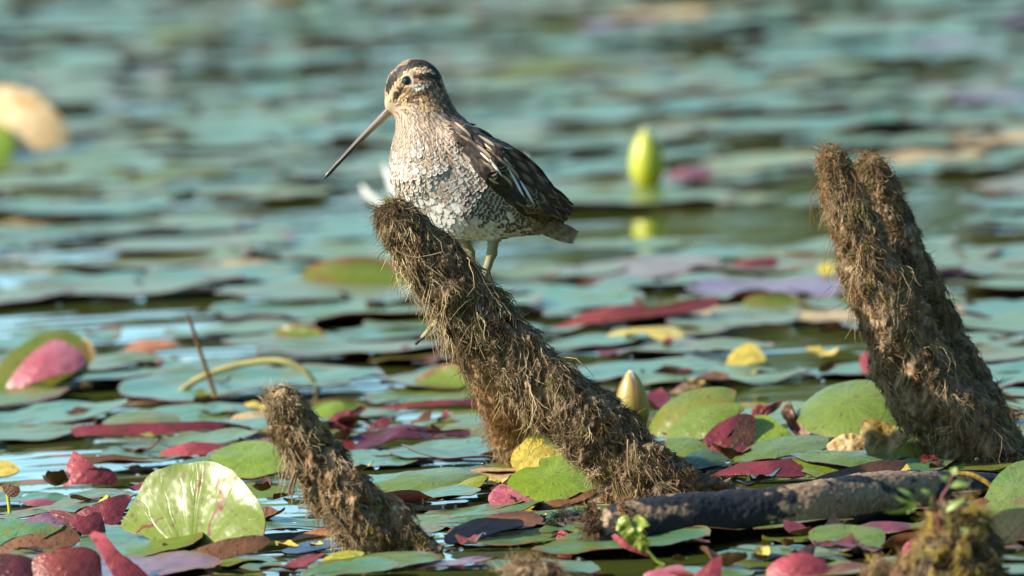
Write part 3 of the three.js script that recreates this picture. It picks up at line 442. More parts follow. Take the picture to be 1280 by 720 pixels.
// ---------------------------------------------------------------- leaves that can be told apart
{ // the big glossy pad
  const c = onWater(250, 700), g = thing('big_glossy_pad', 'large tilted glossy green pad with brown squiggle scars and a rolled brown edge', 'lily pad', c);
  const o = { contact: [262, 696], tilt: 57, yaw: -27, curl: -0.06, bulge: -0.10, axis: 90, rough: 0.05, seed: 4 };
  outlineLeaf('upper_blade', g, zA(590, 462, 640, 360, 690, 270, 750, 200, 850, 160, 950, 141, 1060, 140, 1130, 170, 1200, 230, 1270, 310, 1308, 400, 1312, 480, 1290, 560, 1180, 590, 1050, 610, 950, 632, 880, 640, 830, 590, 760, 535, 700, 500, 650, 492), [M.bigPad, M.maroon], o);
  outlineLeaf('curled_rim', g, zz(205, 709, 214, 701, 232, 694, 255, 686, 278, 679, 300, 674, 322, 671, 337, 674, 333, 684, 312, 694, 280, 702, 240, 707), [M.brown, M.green], { contact: [262, 706], tilt: 62, bulge: 0.14, seed: 5 });
}
leaf('lily_pad', 'bright green pad propped against the short snag', zz(263, 568, 285, 556, 312, 550, 338, 552, 358, 562, 364, 580, 344, 591, 312, 597, 286, 593, 269, 581), [M.bright, M.maroon], { tilt: 22, bulge: 0.05, seed: 2 }, 'lily pad');
leaf('curled_leaf', 'red pointed leaf folded into a cone on open water', zA(310, 270, 325, 210, 350, 140, 370, 104, 400, 120, 440, 160, 500, 195, 550, 193, 586, 230, 580, 262, 480, 272, 350, 275), [M.red, M.green], { tilt: 62, bulge: 0.28, axis: 20, seed: 3 });
leaf('curled_leaf', 'maroon leaf edge curling up against the big glossy pad', zA(375, 415, 430, 385, 490, 365, 560, 335, 640, 312, 656, 330, 625, 400, 595, 462, 550, 472, 510, 462, 470, 450, 410, 440), [M.maroon, M.green], { tilt: 55, bulge: 0.2, seed: 6, contact: [130, 668] });
leaf('curled_leaf', 'maroon leaf rolled into a swooping spout among red leaves', zA(245, 394, 300, 405, 370, 427, 430, 442, 490, 414, 516, 450, 528, 545, 505, 560, 465, 562, 420, 535, 350, 482, 290, 450, 255, 415), [M.maroon, M.brown], { tilt: 58, bulge: 0.3, axis: -20, contact: [125, 690], seed: 7 });
leaf('curled_leaf', 'dull purple leaf lying behind the maroon spout', zA(115, 455, 170, 425, 240, 412, 300, 425, 330, 460, 300, 500, 200, 480, 140, 470), [M.purple, M.maroon], { tilt: 30, seed: 8, contact: [60, 672] });
leaf('lily_pad', 'pale green pad with wavy edge over a brown underside', zA(-60, 450, 0, 442, 60, 441, 110, 455, 150, 473, 200, 464, 260, 470, 303, 500, 306, 514, 250, 532, 150, 532, 60, 547, 0, 572, -60, 585), [M.blueL, M.brown], { tilt: 26, seed: 9, contact: [20, 697] }, 'lily pad');
leaf('curled_leaf', 'olive brown underside of a leaf below the wavy pale pad', zA(-40, 605, 20, 570, 100, 540, 240, 528, 300, 512, 335, 478, 400, 530, 372, 575, 290, 602, 200, 622, 100, 625), [M.brown, M.olive], { tilt: 48, bulge: 0.15, seed: 10, contact: [25, 698] });
leaf('curled_leaf', 'red brown leaf with a yellow midrib standing at the water edge', zA(160, 655, 180, 621, 260, 610, 350, 594, 440, 588, 492, 610, 510, 680, 500, 740, 400, 770, 260, 770, 180, 745), [M.redBrown, M.green], { tilt: 55, bulge: 0.24, seed: 11, contact: [85, 736] });
leaf('curled_leaf', 'dark maroon leaf beside the yellow ribbed red leaf', zA(-40, 620, 0, 613, 80, 619, 160, 640, 185, 700, 170, 760, 60, 770, -40, 760), [M.maroonDark, M.green], { tilt: 50, bulge: 0.15, seed: 12, contact: [20, 737] });
leaf('curled_leaf', 'red leaf rolled into a long scroll before the big glossy pad', zA(453, 522, 475, 510, 520, 540, 560, 590, 600, 640, 660, 682, 740, 725, 760, 760, 600, 765, 545, 710, 495, 625, 465, 570), [M.red, M.maroon], { tilt: 50, bulge: 0.3, axis: -45, seed: 13, contact: [170, 732] });
leaf('lily_pad', 'blue-green pad lying under the lower edge of the big glossy pad', zA(500, 480, 590, 470, 680, 490, 760, 540, 860, 600, 880, 635, 810, 662, 700, 682, 600, 680, 480, 660, 400, 590, 430, 520), [M.blue, M.maroon], { tilt: 4, seed: 14, bulge: 0.02 }, 'lily pad');
leaf('lily_pad', 'olive pad lying flat behind the maroon leaf edge', zA(240, 385, 340, 320, 450, 290, 560, 280, 665, 290, 645, 330, 520, 380, 400, 405, 330, 405), [M.olive, M.maroon], { tilt: 6, seed: 15, bulge: 0.03 }, 'lily pad');
leaf('yellow_leaf', 'yellow oval leaf floating beside open water and a small brown leaf', zA(-50, 160, 0, 141, 40, 149, 80, 174, 97, 195, 70, 216, 0, 228, -50, 225), [M.yellow, M.tan], { tilt: 20, seed: 16 });
leaf('curled_leaf', 'flat red leaf sliver floating beside the small brown leaf', zA(105, 350, 180, 343, 300, 350, 270, 368, 140, 372), [M.red, M.green], { tilt: 10, seed: 17 });
{ const c = onWater(12, 648), g = thing('leaf_on_stalk', 'small brown leaf held up on a yellow stalk', 'leaf', c); outlineLeaf('blade', g, zA(8, 268, 50, 262, 100, 285, 80, 325, 40, 322), [M.brown, M.tan], { contact: [12, 648], tilt: 75, seed: 18 }); const mb = new MB(); tube(mb, curve(path(c.z, 9, 615, 11, 630, 13, 650), 8).map((p) => p.sub(c)), 0.0012, 0.0012, [0.45, 0.42, 0.05], 6); mesh('stalk', mb.geo(), vmat({ roughness: 0.5 }), g); }
// further left
{ const c = onWater(60, 490), g = thing('folded_leaf', 'pink underside of a leaf folded over its olive half, glinting', 'leaf', c);
  outlineLeaf('olive_half', g, zL(-20, 340, 0, 315, 60, 262, 130, 223, 200, 208, 250, 214, 285, 245, 300, 300, 280, 350, 200, 380, 60, 400, -20, 400), [M.olive, M.maroon], { contact: [40, 490], tilt: 48, bulge: 0.12, seed: 21 });
  outlineLeaf('pink_half', g, zL(18, 395, 40, 358, 90, 308, 140, 265, 188, 237, 240, 255, 278, 290, 285, 312, 255, 345, 190, 368, 110, 388, 50, 402), [M.pink, M.maroon], { contact: [30, 491], tilt: 52, bulge: 0.3, axis: 40, seed: 22, push: 0.012 });
  outlineLeaf('tan_margin', g, zL(255, 222, 290, 225, 318, 265, 310, 300, 285, 300, 270, 255), [M.tan, M.brown], { contact: [105, 480], tilt: 60, seed: 23 }); }
leaf('curled_leaf', 'long maroon rim of a pad standing up, with glints of water', zL(238, 542, 262, 528, 400, 528, 500, 521, 640, 515, 778, 508, 786, 520, 700, 541, 520, 561, 300, 562, 245, 556), [M.maroon, M.green], { tilt: 52, bulge: 0.12, seed: 24 });
leaf('curled_leaf', 'short red leaf rim beside the bright green propped pad', zz(199, 566, 225, 558, 260, 556, 286, 559, 280, 567, 240, 572, 210, 571), [M.red, M.green], { tilt: 42, seed: 25 });
leaf('curled_leaf', 'orange brown leaf floating near the bare twig', zL(415, 262, 440, 240, 500, 230, 570, 232, 602, 245, 560, 258, 480, 270), [M.orange, M.tan], { tilt: 18, seed: 26 });
leaf('lily_pad', 'olive pad lying behind the long maroon rim', zL(340, 510, 400, 480, 480, 468, 560, 475, 600, 500, 560, 520, 420, 525), [M.olive, M.maroon], { tilt: 10, seed: 27 }, 'lily pad');
leaf('curled_leaf', 'tan leaf floating beside the top of the short snag', zL(770, 500, 790, 475, 860, 468, 930, 480, 940, 505, 860, 522, 800, 520), [M.tan, M.brown], { tilt: 14, seed: 28 });
leaf('lily_pad', 'light green leaf tip showing beside the top of the short snag', zN(270, 500, 330, 470, 400, 458, 412, 500, 380, 535, 300, 545), [M.bright, M.maroon], { tilt: 32, seed: 29 }, 'lily pad');
// between the stumps
leaf('curled_leaf', 'maroon leaf with pointed tips behind the short snag', zN(335, 555, 390, 512, 470, 502, 500, 480, 517, 488, 490, 520, 440, 588, 360, 585), [M.maroon, M.olive], { tilt: 45, seed: 31 });
leaf('curled_leaf', 'thin red rim of a pad running toward the rust brown stub', zN(585, 488, 650, 485, 750, 490, 900, 474, 1120, 454, 1130, 470, 980, 491, 800, 507, 680, 507), [M.maroon, M.olive], { tilt: 32, seed: 32 });
leaf('curled_leaf', 'small brown leaf tip standing above the dark maroon leaves', zN(700, 577, 760, 540, 822, 498, 812, 562, 770, 580), [M.brown, M.olive], { tilt: 55, seed: 33 });
leaf('curled_leaf', 'wide dark maroon leaf heap lying behind the short snag', zN(375, 635, 480, 602, 600, 590, 760, 580, 880, 585, 1010, 567, 1000, 590, 860, 612, 760, 645, 640, 662, 500, 682, 420, 672), [M.maroonDark, M.maroon], { tilt: 26, bulge: 0.1, rough: 0.12, seed: 34 });
leaf('lily_pad', 'olive yellow pad beside the foot of the rust brown stub', zN(840, 640, 900, 600, 1000, 575, 1110, 555, 1180, 545, 1190, 600, 1100, 632, 950, 650), [M.olive, M.maroon], { tilt: 7, seed: 35 }, 'lily pad');
{ const c = onWater(545, 625), g = thing('torn_pad', 'torn green pad with red folded tears and a pale edge', 'lily pad', c);
  outlineLeaf('upper_blade', g, zB(590, 262, 680, 250, 780, 210, 880, 185, 980, 180, 1080, 200, 1160, 220, 1140, 262, 1095, 305, 1000, 330, 900, 343, 800, 335, 700, 325, 620, 292), [M.green, M.maroon], { contact: [545, 626], tilt: 14, seed: 36 });
  outlineLeaf('folded_tear', g, zB(596, 266, 700, 278, 820, 272, 835, 300, 850, 322, 760, 327, 670, 322, 620, 295), [M.redBrown, M.maroon], { contact: [520, 622], tilt: 26, seed: 37, push: 0.012 });
  outlineLeaf('folded_tear', g, zB(878, 262, 960, 250, 1050, 250, 1000, 285, 920, 318, 890, 305, 925, 288), [M.pink, M.maroon], { contact: [555, 621], tilt: 26, seed: 38, push: 0.014 });
  outlineLeaf('pale_edge', g, zB(905, 340, 980, 300, 1070, 245, 1155, 218, 1140, 262, 1090, 308, 1000, 332), [M.greenPale, M.maroon], { contact: [555, 625], tilt: 24, seed: 39, push: 0.02 }); }
{ const c = onWater(655, 612), g = thing('yellow_leaf', 'yellow ragged leaf standing behind a round green pad at the snag', 'leaf', c); outlineLeaf('blade', g, zM(160, 378, 175, 340, 208, 310, 230, 280, 265, 262, 300, 270, 330, 298, 358, 330, 362, 358, 340, 390, 300, 420, 240, 430, 200, 440, 175, 412), [M.yellow, M.tan], { contact: [655, 608], tilt: 55, bulge: 0.1, seed: 41 }); }
leaf('lily_pad', 'round bright green pad with dark spot leaning against the snag', zM(148, 457, 165, 430, 212, 406, 262, 400, 260, 376, 300, 362, 360, 357, 415, 373, 455, 410, 474, 450, 445, 482, 380, 506, 310, 521, 240, 516, 170, 496), [M.bright, M.maroon], { tilt: 32, bulge: 0.06, seed: 42 }, 'lily pad');
leaf('curled_leaf', 'pink leaf fold under the round bright green pad', zM(85, 505, 130, 460, 150, 468, 200, 500, 245, 518, 200, 540, 150, 547, 100, 542), [M.pink, M.maroon], { tilt: 40, seed: 43 });
leaf('curled_leaf', 'red brown rim below the round bright green pad', zM(235, 545, 290, 525, 380, 512, 410, 495, 460, 478, 450, 500, 410, 525, 330, 545, 270, 552), [M.brown, M.maroon], { tilt: 45, seed: 44 });
leaf('curled_leaf', 'flat wet brown leaf beside the black weed clump', zM(-50, 615, 60, 592, 150, 570, 205, 557, 262, 570, 276, 590, 250, 612, 150, 632, 0, 652, -50, 645), [M.brown, M.dark], { tilt: 12, seed: 45 });
leaf('curled_leaf', 'small pointed red leaf by the black weed clump', zC(225, 560, 240, 490, 290, 515, 345, 545, 280, 562), [M.red, M.maroon], { tilt: 55, seed: 46 });
leaf('lily_pad', 'purple wet pad in front of the short snag', zB(130, 590, 200, 560, 320, 540, 440, 535, 450, 560, 330, 585, 200, 602), [M.purple, M.maroon], { tilt: 4, seed: 47, bulge: 0.02 }, 'lily pad');
leaf('curled_leaf', 'orange brown leaf rim at the foot of the short snag', zB(150, 555, 240, 520, 340, 490, 400, 505, 360, 525, 250, 545), [M.orange, M.brown], { tilt: 30, seed: 48 });
leaf('lily_pad', 'long green pad lying before the foot of the short snag', zB(330, 650, 500, 632, 700, 612, 850, 608, 925, 630, 850, 660, 650, 690, 450, 690, 350, 680), [M.green, M.maroon], { tilt: 4, seed: 49, bulge: 0.02 }, 'lily pad');
leaf('yellow_leaf', 'small olive yellow leaf tucked under the short snag', zB(320, 655, 400, 615, 480, 598, 540, 610, 520, 640, 430, 665), [M.yellowGreen, M.brown], { tilt: 16, seed: 50 });
leaf('curled_leaf', 'dark brown leaf lying between the short snag and weed clump', zB(940, 545, 1000, 490, 1100, 455, 1230, 450, 1320, 440, 1330, 480, 1200, 520, 1050, 555), [M.dark, M.maroon], { tilt: 20, seed: 51 });
// the cluster by the forked snag
leaf('lily_pad', 'olive glossy pad edged maroon standing at the back of the leaf cluster', zR(98, 302, 130, 250, 190, 200, 260, 170, 340, 152, 428, 150, 420, 200, 380, 260, 300, 310, 200, 340, 125, 330), [M.olive, M.maroon], { tilt: 40, yaw: -28, bulge: 0.25, seed: 61, contact: [840, 556] }, 'lily pad');
leaf('curled_leaf', 'maroon flap on the olive glossy pad in the leaf cluster', zR(288, 233, 330, 190, 420, 151, 428, 165, 412, 202, 350, 213), [M.maroon, M.maroon], { tilt: 32, seed: 62, contact: [840, 555], push: 0.012 });
leaf('lily_pad', 'green shiny pad curving over the maroon fold in the cluster', zR(158, 328, 200, 282, 280, 240, 380, 215, 440, 209, 462, 225, 420, 270, 370, 320, 310, 350, 230, 345), [M.green, M.maroon], { tilt: 42, yaw: -28, bulge: 0.25, seed: 63, contact: [865, 562], push: 0.014 }, 'lily pad');
leaf('curled_leaf', 'maroon folded leaf rising in the middle of the cluster', zR(298, 352, 340, 300, 400, 260, 470, 238, 420, 300, 378, 338, 330, 365), [M.maroon, M.brown], { tilt: 48, bulge: 0.16, seed: 64, contact: [885, 566], push: 0.02 });
leaf('curled_leaf', 'red brown leaf fold below the maroon one in the cluster', zR(308, 388, 358, 342, 420, 300, 444, 262, 425, 335, 384, 395), [M.redBrown, M.brown], { tilt: 52, bulge: 0.16, seed: 65, contact: [890, 572], push: 0.02 });
leaf('curled_leaf', 'dark brown withered leaf hanging upright in the cluster', zR(398, 415, 410, 340, 438, 260, 470, 240, 496, 250, 502, 300, 484, 370, 440, 412), [M.dark, M.brown], { tilt: 62, bulge: 0.14, seed: 66, contact: [915, 576], push: 0.005 });
leaf('curled_leaf', 'green leaf piece between the withered brown leaves', zR(486, 358, 486, 250, 540, 244, 592, 280, 645, 332, 600, 350, 540, 362), [M.bright, M.brown], { tilt: 45, bulge: 0.1, seed: 67, contact: [950, 560] });
leaf('curled_leaf', 'crumpled brown leaf sticking up beside the largest pad of the cluster', zR(598, 244, 630, 198, 646, 245, 700, 274, 732, 320, 700, 335, 650, 325, 618, 285), [M.brown, M.dark], { tilt: 58, bulge: 0.3, rough: 0.5, seed: 68, contact: [990, 556] });
leaf('curled_leaf', 'thin dark red leaf tip at the top of the cluster', zR(484, 245, 508, 205, 540, 212, 602, 184, 580, 222, 530, 250), [M.redBrown, M.dark], { tilt: 55, bulge: 0.25, rough: 0.3, seed: 69, contact: [945, 556] });
leaf('lily_pad', 'small pale green pad low beside the snag and the cluster', zR(160, 338, 230, 327, 300, 350, 322, 372, 260, 402, 185, 390), [M.green, M.maroon], { tilt: 20, seed: 70 }, 'lily pad');
leaf('lily_pad', 'dull grey green pad low beside the mossy snag', zR(232, 402, 270, 380, 340, 381, 412, 430, 370, 455, 260, 455), [M.greyGreen, M.maroon], { tilt: 24, seed: 71 }, 'lily pad');
leaf('lily_pad', 'largest round green pad of the cluster with a white sheen', zR(655, 252, 700, 200, 780, 160, 870, 142, 980, 150, 1050, 185, 1092, 235, 1085, 290, 1000, 340, 860, 362, 740, 345, 680, 300), [M.green, M.maroon], { tilt: 34, yaw: -30, bulge: 0.28, seed: 72 }, 'lily pad');
leaf('lily_pad', 'green pad with white rib line against the forked snag', zR(1070, 255, 1180, 240, 1272, 270, 1285, 310, 1235, 362, 1192, 412, 1090, 425, 1040, 400, 1030, 320), [M.green, M.maroon], { tilt: 28, seed: 73 }, 'lily pad');
leaf('lily_pad', 'green oval pad over a red rim in front of the cluster', zR(412, 418, 480, 370, 560, 340, 660, 322, 772, 325, 765, 372, 700, 392, 600, 412, 480, 447, 420, 447), [M.green, M.maroon], { tilt: 16, bulge: 0.08, seed: 74 }, 'lily pad');
{ const c = onWater(1100, 580), g = thing('withered_leaf', 'withered yellow leaf crumpled over the pads of the cluster', 'leaf', c);
  outlineLeaf('crumpled_bulb', g, zR(768, 358, 800, 332, 850, 322, 892, 325, 915, 345, 915, 385, 880, 400, 820, 396), [M.tan, M.brown], { contact: [1060, 575], tilt: 45, bulge: 0.2, rough: 0.35, seed: 75, push: 0.02 });
  outlineLeaf('blade', g, zR(900, 330, 912, 272, 960, 264, 1040, 290, 1088, 330, 1072, 358, 1060, 395, 990, 420, 930, 398), [M.withered, M.tan], { contact: [1110, 580], tilt: 52, bulge: 0.06, rough: 0.35, seed: 76, push: 0.012 });
  outlineLeaf('green_tip', g, zR(1000, 418, 1040, 370, 1075, 352, 1165, 368, 1100, 410, 1040, 422), [M.olive, M.brown], { contact: [1120, 580], tilt: 45, bulge: 0.12, seed: 77, push: 0.02 }); }
{ const c = onWater(1055, 605), g = thing('lily_pad', 'green pad tipped toward the log showing a dark rolled underside', 'lily pad', c);
  outlineLeaf('upper_blade', g, zR(633, 422, 680, 395, 800, 389, 930, 400, 1015, 425, 920, 462, 770, 488, 700, 472), [M.green, M.maroon], { contact: [1030, 600], tilt: 18, seed: 78 });
  outlineLeaf('rolled_underside', g, zR(725, 487, 850, 460, 1000, 423, 1075, 418, 1045, 462, 950, 492, 820, 513, 750, 502), [M.dark, M.brown], { contact: [1045, 608], tilt: 45, bulge: 0.15, seed: 79 }); }
leaf('curled_leaf', 'dark red rim running below the oval pad of the cluster', zR(342, 470, 400, 448, 450, 437, 560, 433, 640, 420, 692, 470, 560, 492, 450, 482), [M.maroon, M.brown], { tilt: 35, bulge: 0.14, seed: 80 });
leaf('curled_leaf', 'thin brown red rim floating between the cluster and log', zR(590, 540, 680, 515, 770, 500, 760, 518, 680, 545), [M.redBrown, M.brown], { tilt: 35, seed: 81 });
leaf('yellow_leaf', 'small yellow leaf piece by the log and cluster', zR(1055, 455, 1075, 425, 1098, 478, 1075, 482), [M.yellow, M.tan], { tilt: 50, seed: 82 });
leaf('lily_pad', 'large olive pad with pale scratches leaning over the log end', zD(1058, 415, 1090, 310, 1130, 240, 1200, 170, 1280, 138, 1380, 140, 1420, 250, 1400, 350, 1300, 400, 1200, 412, 1100, 435), [M.olivePale, M.maroon], { tilt: 36, bulge: 0.05, seed: 83, contact: [1260, 650] }, 'lily pad');
leaf('lily_pad', 'dark brownish round pad standing below the olive scratched pad', zD(1113, 442, 1150, 405, 1220, 388, 1320, 388, 1400, 430, 1390, 520, 1320, 570, 1240, 575, 1165, 532), [M.darkOlive, M.maroon], { tilt: 42, seed: 84, push: 0.01 }, 'lily pad');
leaf('lily_pad', 'green pad with pale bluish end floating before the dark log', zD(203, 507, 240, 480, 340, 469, 450, 474, 550, 490, 584, 511, 586, 548, 560, 580, 450, 582, 340, 572, 220, 547), [M.green, M.maroon], { tilt: 20, bulge: 0.03, seed: 85 }, 'lily pad');
leaf('curled_leaf', 'red leaf rim below the pad before the dark log', zD(220, 552, 300, 565, 360, 575, 350, 590, 270, 582), [M.maroon, M.brown], { tilt: 35, seed: 86 });
leaf('curled_leaf', 'dark red leaf lying between the dark log and golden stump', zD(440, 482, 540, 459, 700, 469, 712, 500, 610, 548, 560, 520), [M.maroon, M.brown], { tilt: 14, seed: 87 });
leaf('curled_leaf', 'domed red leaf rising from the water before the log', zD(-10, 695, 60, 650, 140, 631, 220, 640, 290, 668, 310, 730, 280, 760, 20, 765), [M.red, M.maroon], { tilt: 45, bulge: 0.3, seed: 88, contact: [995, 732] });
leaf('curled_leaf', 'small red cone shaped leaf against the golden mossy stump', zD(668, 602, 700, 550, 722, 540, 760, 580, 762, 622, 700, 638), [M.red, M.maroon], { tilt: 60, bulge: 0.4, seed: 89 });
leaf('curled_leaf', 'red leaf edge behind the golden mossy stump under the olive pad', zD(978, 378, 1040, 345, 1090, 337, 1114, 360, 1060, 388), [M.maroon, M.brown], { tilt: 50, bulge: 0.15, seed: 90, contact: [1232, 650] });
leaf('curled_leaf', 'pointed red leaf standing in front of the log', zC(895, 740, 960, 680, 1042, 618, 1048, 700, 1040, 760, 920, 765), [M.red, M.maroon], { tilt: 58, bulge: 0.12, seed: 91, contact: [882, 732] });
leaf('curled_leaf', 'pale pink leaf edge lying in front of the log', zC(655, 715, 750, 692, 850, 668, 872, 720, 860, 755, 700, 750), [M.pink, M.maroon], { tilt: 32, seed: 92, contact: [840, 728] });
leaf('curled_leaf', 'brown flat leaf next to the domed red leaf', zD(300, 680, 380, 660, 480, 665, 500, 720, 460, 760, 320, 760), [M.brown, M.dark], { tilt: 22, seed: 93, contact: [1055, 732] });
leaf('lily_pad', 'green flat pad sliver floating against the front of the log', zC(990, 605, 1100, 580, 1300, 560, 1420, 555, 1480, 575, 1350, 620, 1180, 650, 1050, 640), [M.blue, M.maroon], { tilt: 3, seed: 94, bulge: 0.01 }, 'lily pad');
// in the middle distance
leaf('curled_leaf', 'long red brown leaf rim raised on the water behind the snag', zK(85, 224, 170, 210, 230, 186, 320, 170, 420, 164, 500, 164, 560, 150, 640, 125, 697, 118, 684, 142, 605, 178, 500, 194, 420, 204, 300, 218, 180, 228), [M.redBrown, M.olive], { tilt: 32, bulge: 0.1, seed: 101 });
leaf('curled_leaf', 'small brown tip above the long red brown rim', zK(375, 165, 400, 145, 412, 102, 430, 125, 445, 160), [M.brown, M.olive], { tilt: 50, seed: 102 });
leaf('yellow_leaf', 'long yellow leaf with brown end floating behind the bud', zK(290, 252, 340, 235, 440, 224, 530, 214, 568, 232, 555, 268, 440, 268), [M.yellow, M.tan], { tilt: 10, seed: 103 });
leaf('yellow_leaf', 'bright yellow leaf standing upright on open water with its reflection', zK(713, 348, 724, 310, 760, 280, 800, 270, 836, 298, 845, 322, 795, 338), [M.yellow, M.tan], { tilt: 48, bulge: 0.12, seed: 104 });
leaf('curled_leaf', 'dark red leaf blade raised on the far water by the brown pad', zK(685, 32, 750, 2, 820, -12, 882, -22, 880, 8, 800, 22, 740, 28), [M.redBrown, M.maroon], { tilt: 32, seed: 105 });
leaf('lily_pad', 'wide brownish pad floating flat on the open water', zz(690, 345, 740, 328, 820, 320, 880, 318, 900, 330, 850, 343, 770, 352), [M.brownPad, M.maroon], { tilt: 3, bulge: 0.01, seed: 106 }, 'lily pad');
leaf('curled_leaf', 'small red leaf peeking out at the forked snag', zK(1158, 330, 1170, 300, 1200, 292, 1225, 330, 1215, 372, 1175, 365), [M.red, M.maroon], { tilt: 50, seed: 107 });
leaf('curled_leaf', 'tiny yellow leaf afloat far off beside the forked snag', zz(1022, 340, 1028, 330, 1040, 328, 1046, 338, 1036, 344), [M.yellow, M.tan], { tilt: 30, seed: 108 });
// far leaves, out of focus
{ const c = onWater(40, 200), g = thing('domed_leaf', 'big pale tan leaf standing as a dome on the far water', 'leaf', c);
  outlineLeaf('dome', g, zz(-40, 125, 0, 114, 30, 122, 62, 148, 88, 178, 84, 192, 50, 200, 10, 204, -40, 204), [M.paleTan, M.tan], { tilt: 48, bulge: 0.35, seed: 111 });
  outlineLeaf('green_side', g, zz(-40, 165, 0, 158, 14, 170, 18, 190, 10, 204, -40, 206), [M.bright, M.green], { tilt: 50, bulge: 0.2, seed: 112, push: 0.03 }); }
leaf('lily_pad', 'long olive pad edge tilted up on the far water', zz(585, 108, 640, 92, 700, 80, 760, 70, 814, 68, 812, 92, 740, 100, 660, 106), [M.oliveDeep, M.maroon], { tilt: 12, seed: 113 }, 'lily pad');
leaf('lily_pad', 'narrow olive leaf tilted up beyond the bill of the bird', zz(156, 232, 200, 218, 260, 208, 306, 208, 290, 222, 230, 234, 175, 240), [M.oliveDeep, M.maroon], { tilt: 12, seed: 114 }, 'lily pad');
leaf('lily_pad', 'small olive leaf far off near the top white flower', zz(172, 55, 220, 38, 290, 30, 320, 34, 290, 46, 220, 56), [M.oliveDeep, M.maroon], { tilt: 12, seed: 115 }, 'lily pad');
leaf('curled_leaf', 'dull red leaf lying beside the yellow green bud', zz(835, 225, 860, 208, 888, 212, 885, 226, 860, 232), [M.redBrown, M.maroon], { tilt: 16, seed: 116 });
// stalks
function stalk(name, label, z, px, r0, r1, col, n = 24) { const p = curve(path(z, ...px), n), b = p[0].y < p[p.length - 1].y ? p[0] : p[p.length - 1], base = b.clone(); const g = thing(name, label, 'stem', base), mb = new MB(), r = rng(px[0]); tube(mb, p.map((q) => q.clone().sub(base)), r0, r1, (t) => col.map((c) => c * (0.8 + 0.4 * noise(t * 20, px[0], 1))), 8); mesh('stem', mb.geo(), vmat({ roughness: 0.5 }), g); return g; }
stalk('bare_twig', 'thin bare brown twig sticking up out of the water', onWater(272, 506).z, [274, 510, 262, 474, 249, 436, 240, 408, 233, 392], 0.0019, 0.0012, [0.2, 0.1, 0.035]);
stalk('arched_stalk', 'yellow stalk arching out of the water behind the bare twig', onWater(222, 498).z, [216, 502, 232, 484, 260, 468, 300, 456, 345, 451, 375, 460, 390, 474, 398, 490], 0.003, 0.0022, [0.52, 0.44, 0.16]);
stalk('arched_stalk', 'orange stalk bending down over the end of the log', onWater(1240, 640).z, [1190, 592, 1215, 594, 1232, 602, 1244, 612], 0.0018, 0.0016, [0.6, 0.33, 0.03]);

{ // torn scraps of leaf on the water
  const r = rng(909), kinds = [['brown', 'brown'], ['maroon', 'dark red'], ['olive', 'olive'], ['yellow', 'yellow'], ['redBrown', 'red brown'], ['dark', 'blackish']], geos = [];
  for (let k = 0; k < 6; k++) geos.push(bladeGeo((t) => { const a = t * 6.283, q = 0.01 * (1 + 0.35 * noise(Math.cos(a) * 1.5 + k * 4, Math.sin(a) * 1.5, k) + 0.12 * noise(Math.cos(a) * 5, Math.sin(a) * 5, k)); return [q * Math.sin(a) * 1.6, q * Math.cos(a) * 0.8]; }, (x, z) => [x, 22 * x * x * (k % 2 ? 1 : 0.4) + 30 * z * z * (k % 3 - 0.4) + 0.003 * noise(x * 120, z * 120, k), z], { na: 26, nr: 4, size: 0.016, thick: 0.0008 }));
  for (let n = 0; n < 130; n++) {
    const v = 330 + Math.pow(r(), 0.6) * 395, u = r() * 1280, p = onWater(u, v), k = kinds[Math.min(kinds.length - 1, Math.floor(r() * kinds.length))], m = new THREE.Mesh(geos[n % 6], [M[k[0]], M.brown]);
    m.name = numbered('leaf_scrap'); m.castShadow = m.receiveShadow = true; m.position.set(p.x, 0.009, p.z); m.scale.setScalar(0.5 + 1.1 * r() * r()); m.rotation.set((r() - 0.3) * 0.5, r() * 6.28, (r() - 0.5) * 0.4, 'YXZ'); scene.add(m);
    tag(m, `small ${k[1]} scrap of leaf lying on the lily pads`, 'leaf scrap', `${k[1]} scraps of leaf`);
  }
}

{ // beads of water on pads and stems
  const r = rng(515), gs = []; const sp = new THREE.SphereGeometry(1, 14, 10);
  for (let k = 0; k < 150; k++) { const v = 370 + Math.pow(r(), 0.7) * 350, p = onWater(r() * 1280, v), q = 0.0008 + 0.0014 * r() * r(); gs.push(sp.clone().applyMatrix4(new THREE.Matrix4().compose(V(p.x, 0.0095 + q * 0.4, p.z), new THREE.Quaternion(), V(q, q * 0.7, q)))); }
  const m = mesh('water_beads', mergeGeometries(gs), std({ color: new THREE.Color(1, 1, 1), roughness: 0.06, ior: 1.33, transmission: 1, thickness: 0.003 }), scene); m.userData.kind = 'stuff'; tag(m, 'tiny beads of water scattered over the lily pads', 'water drops');
}
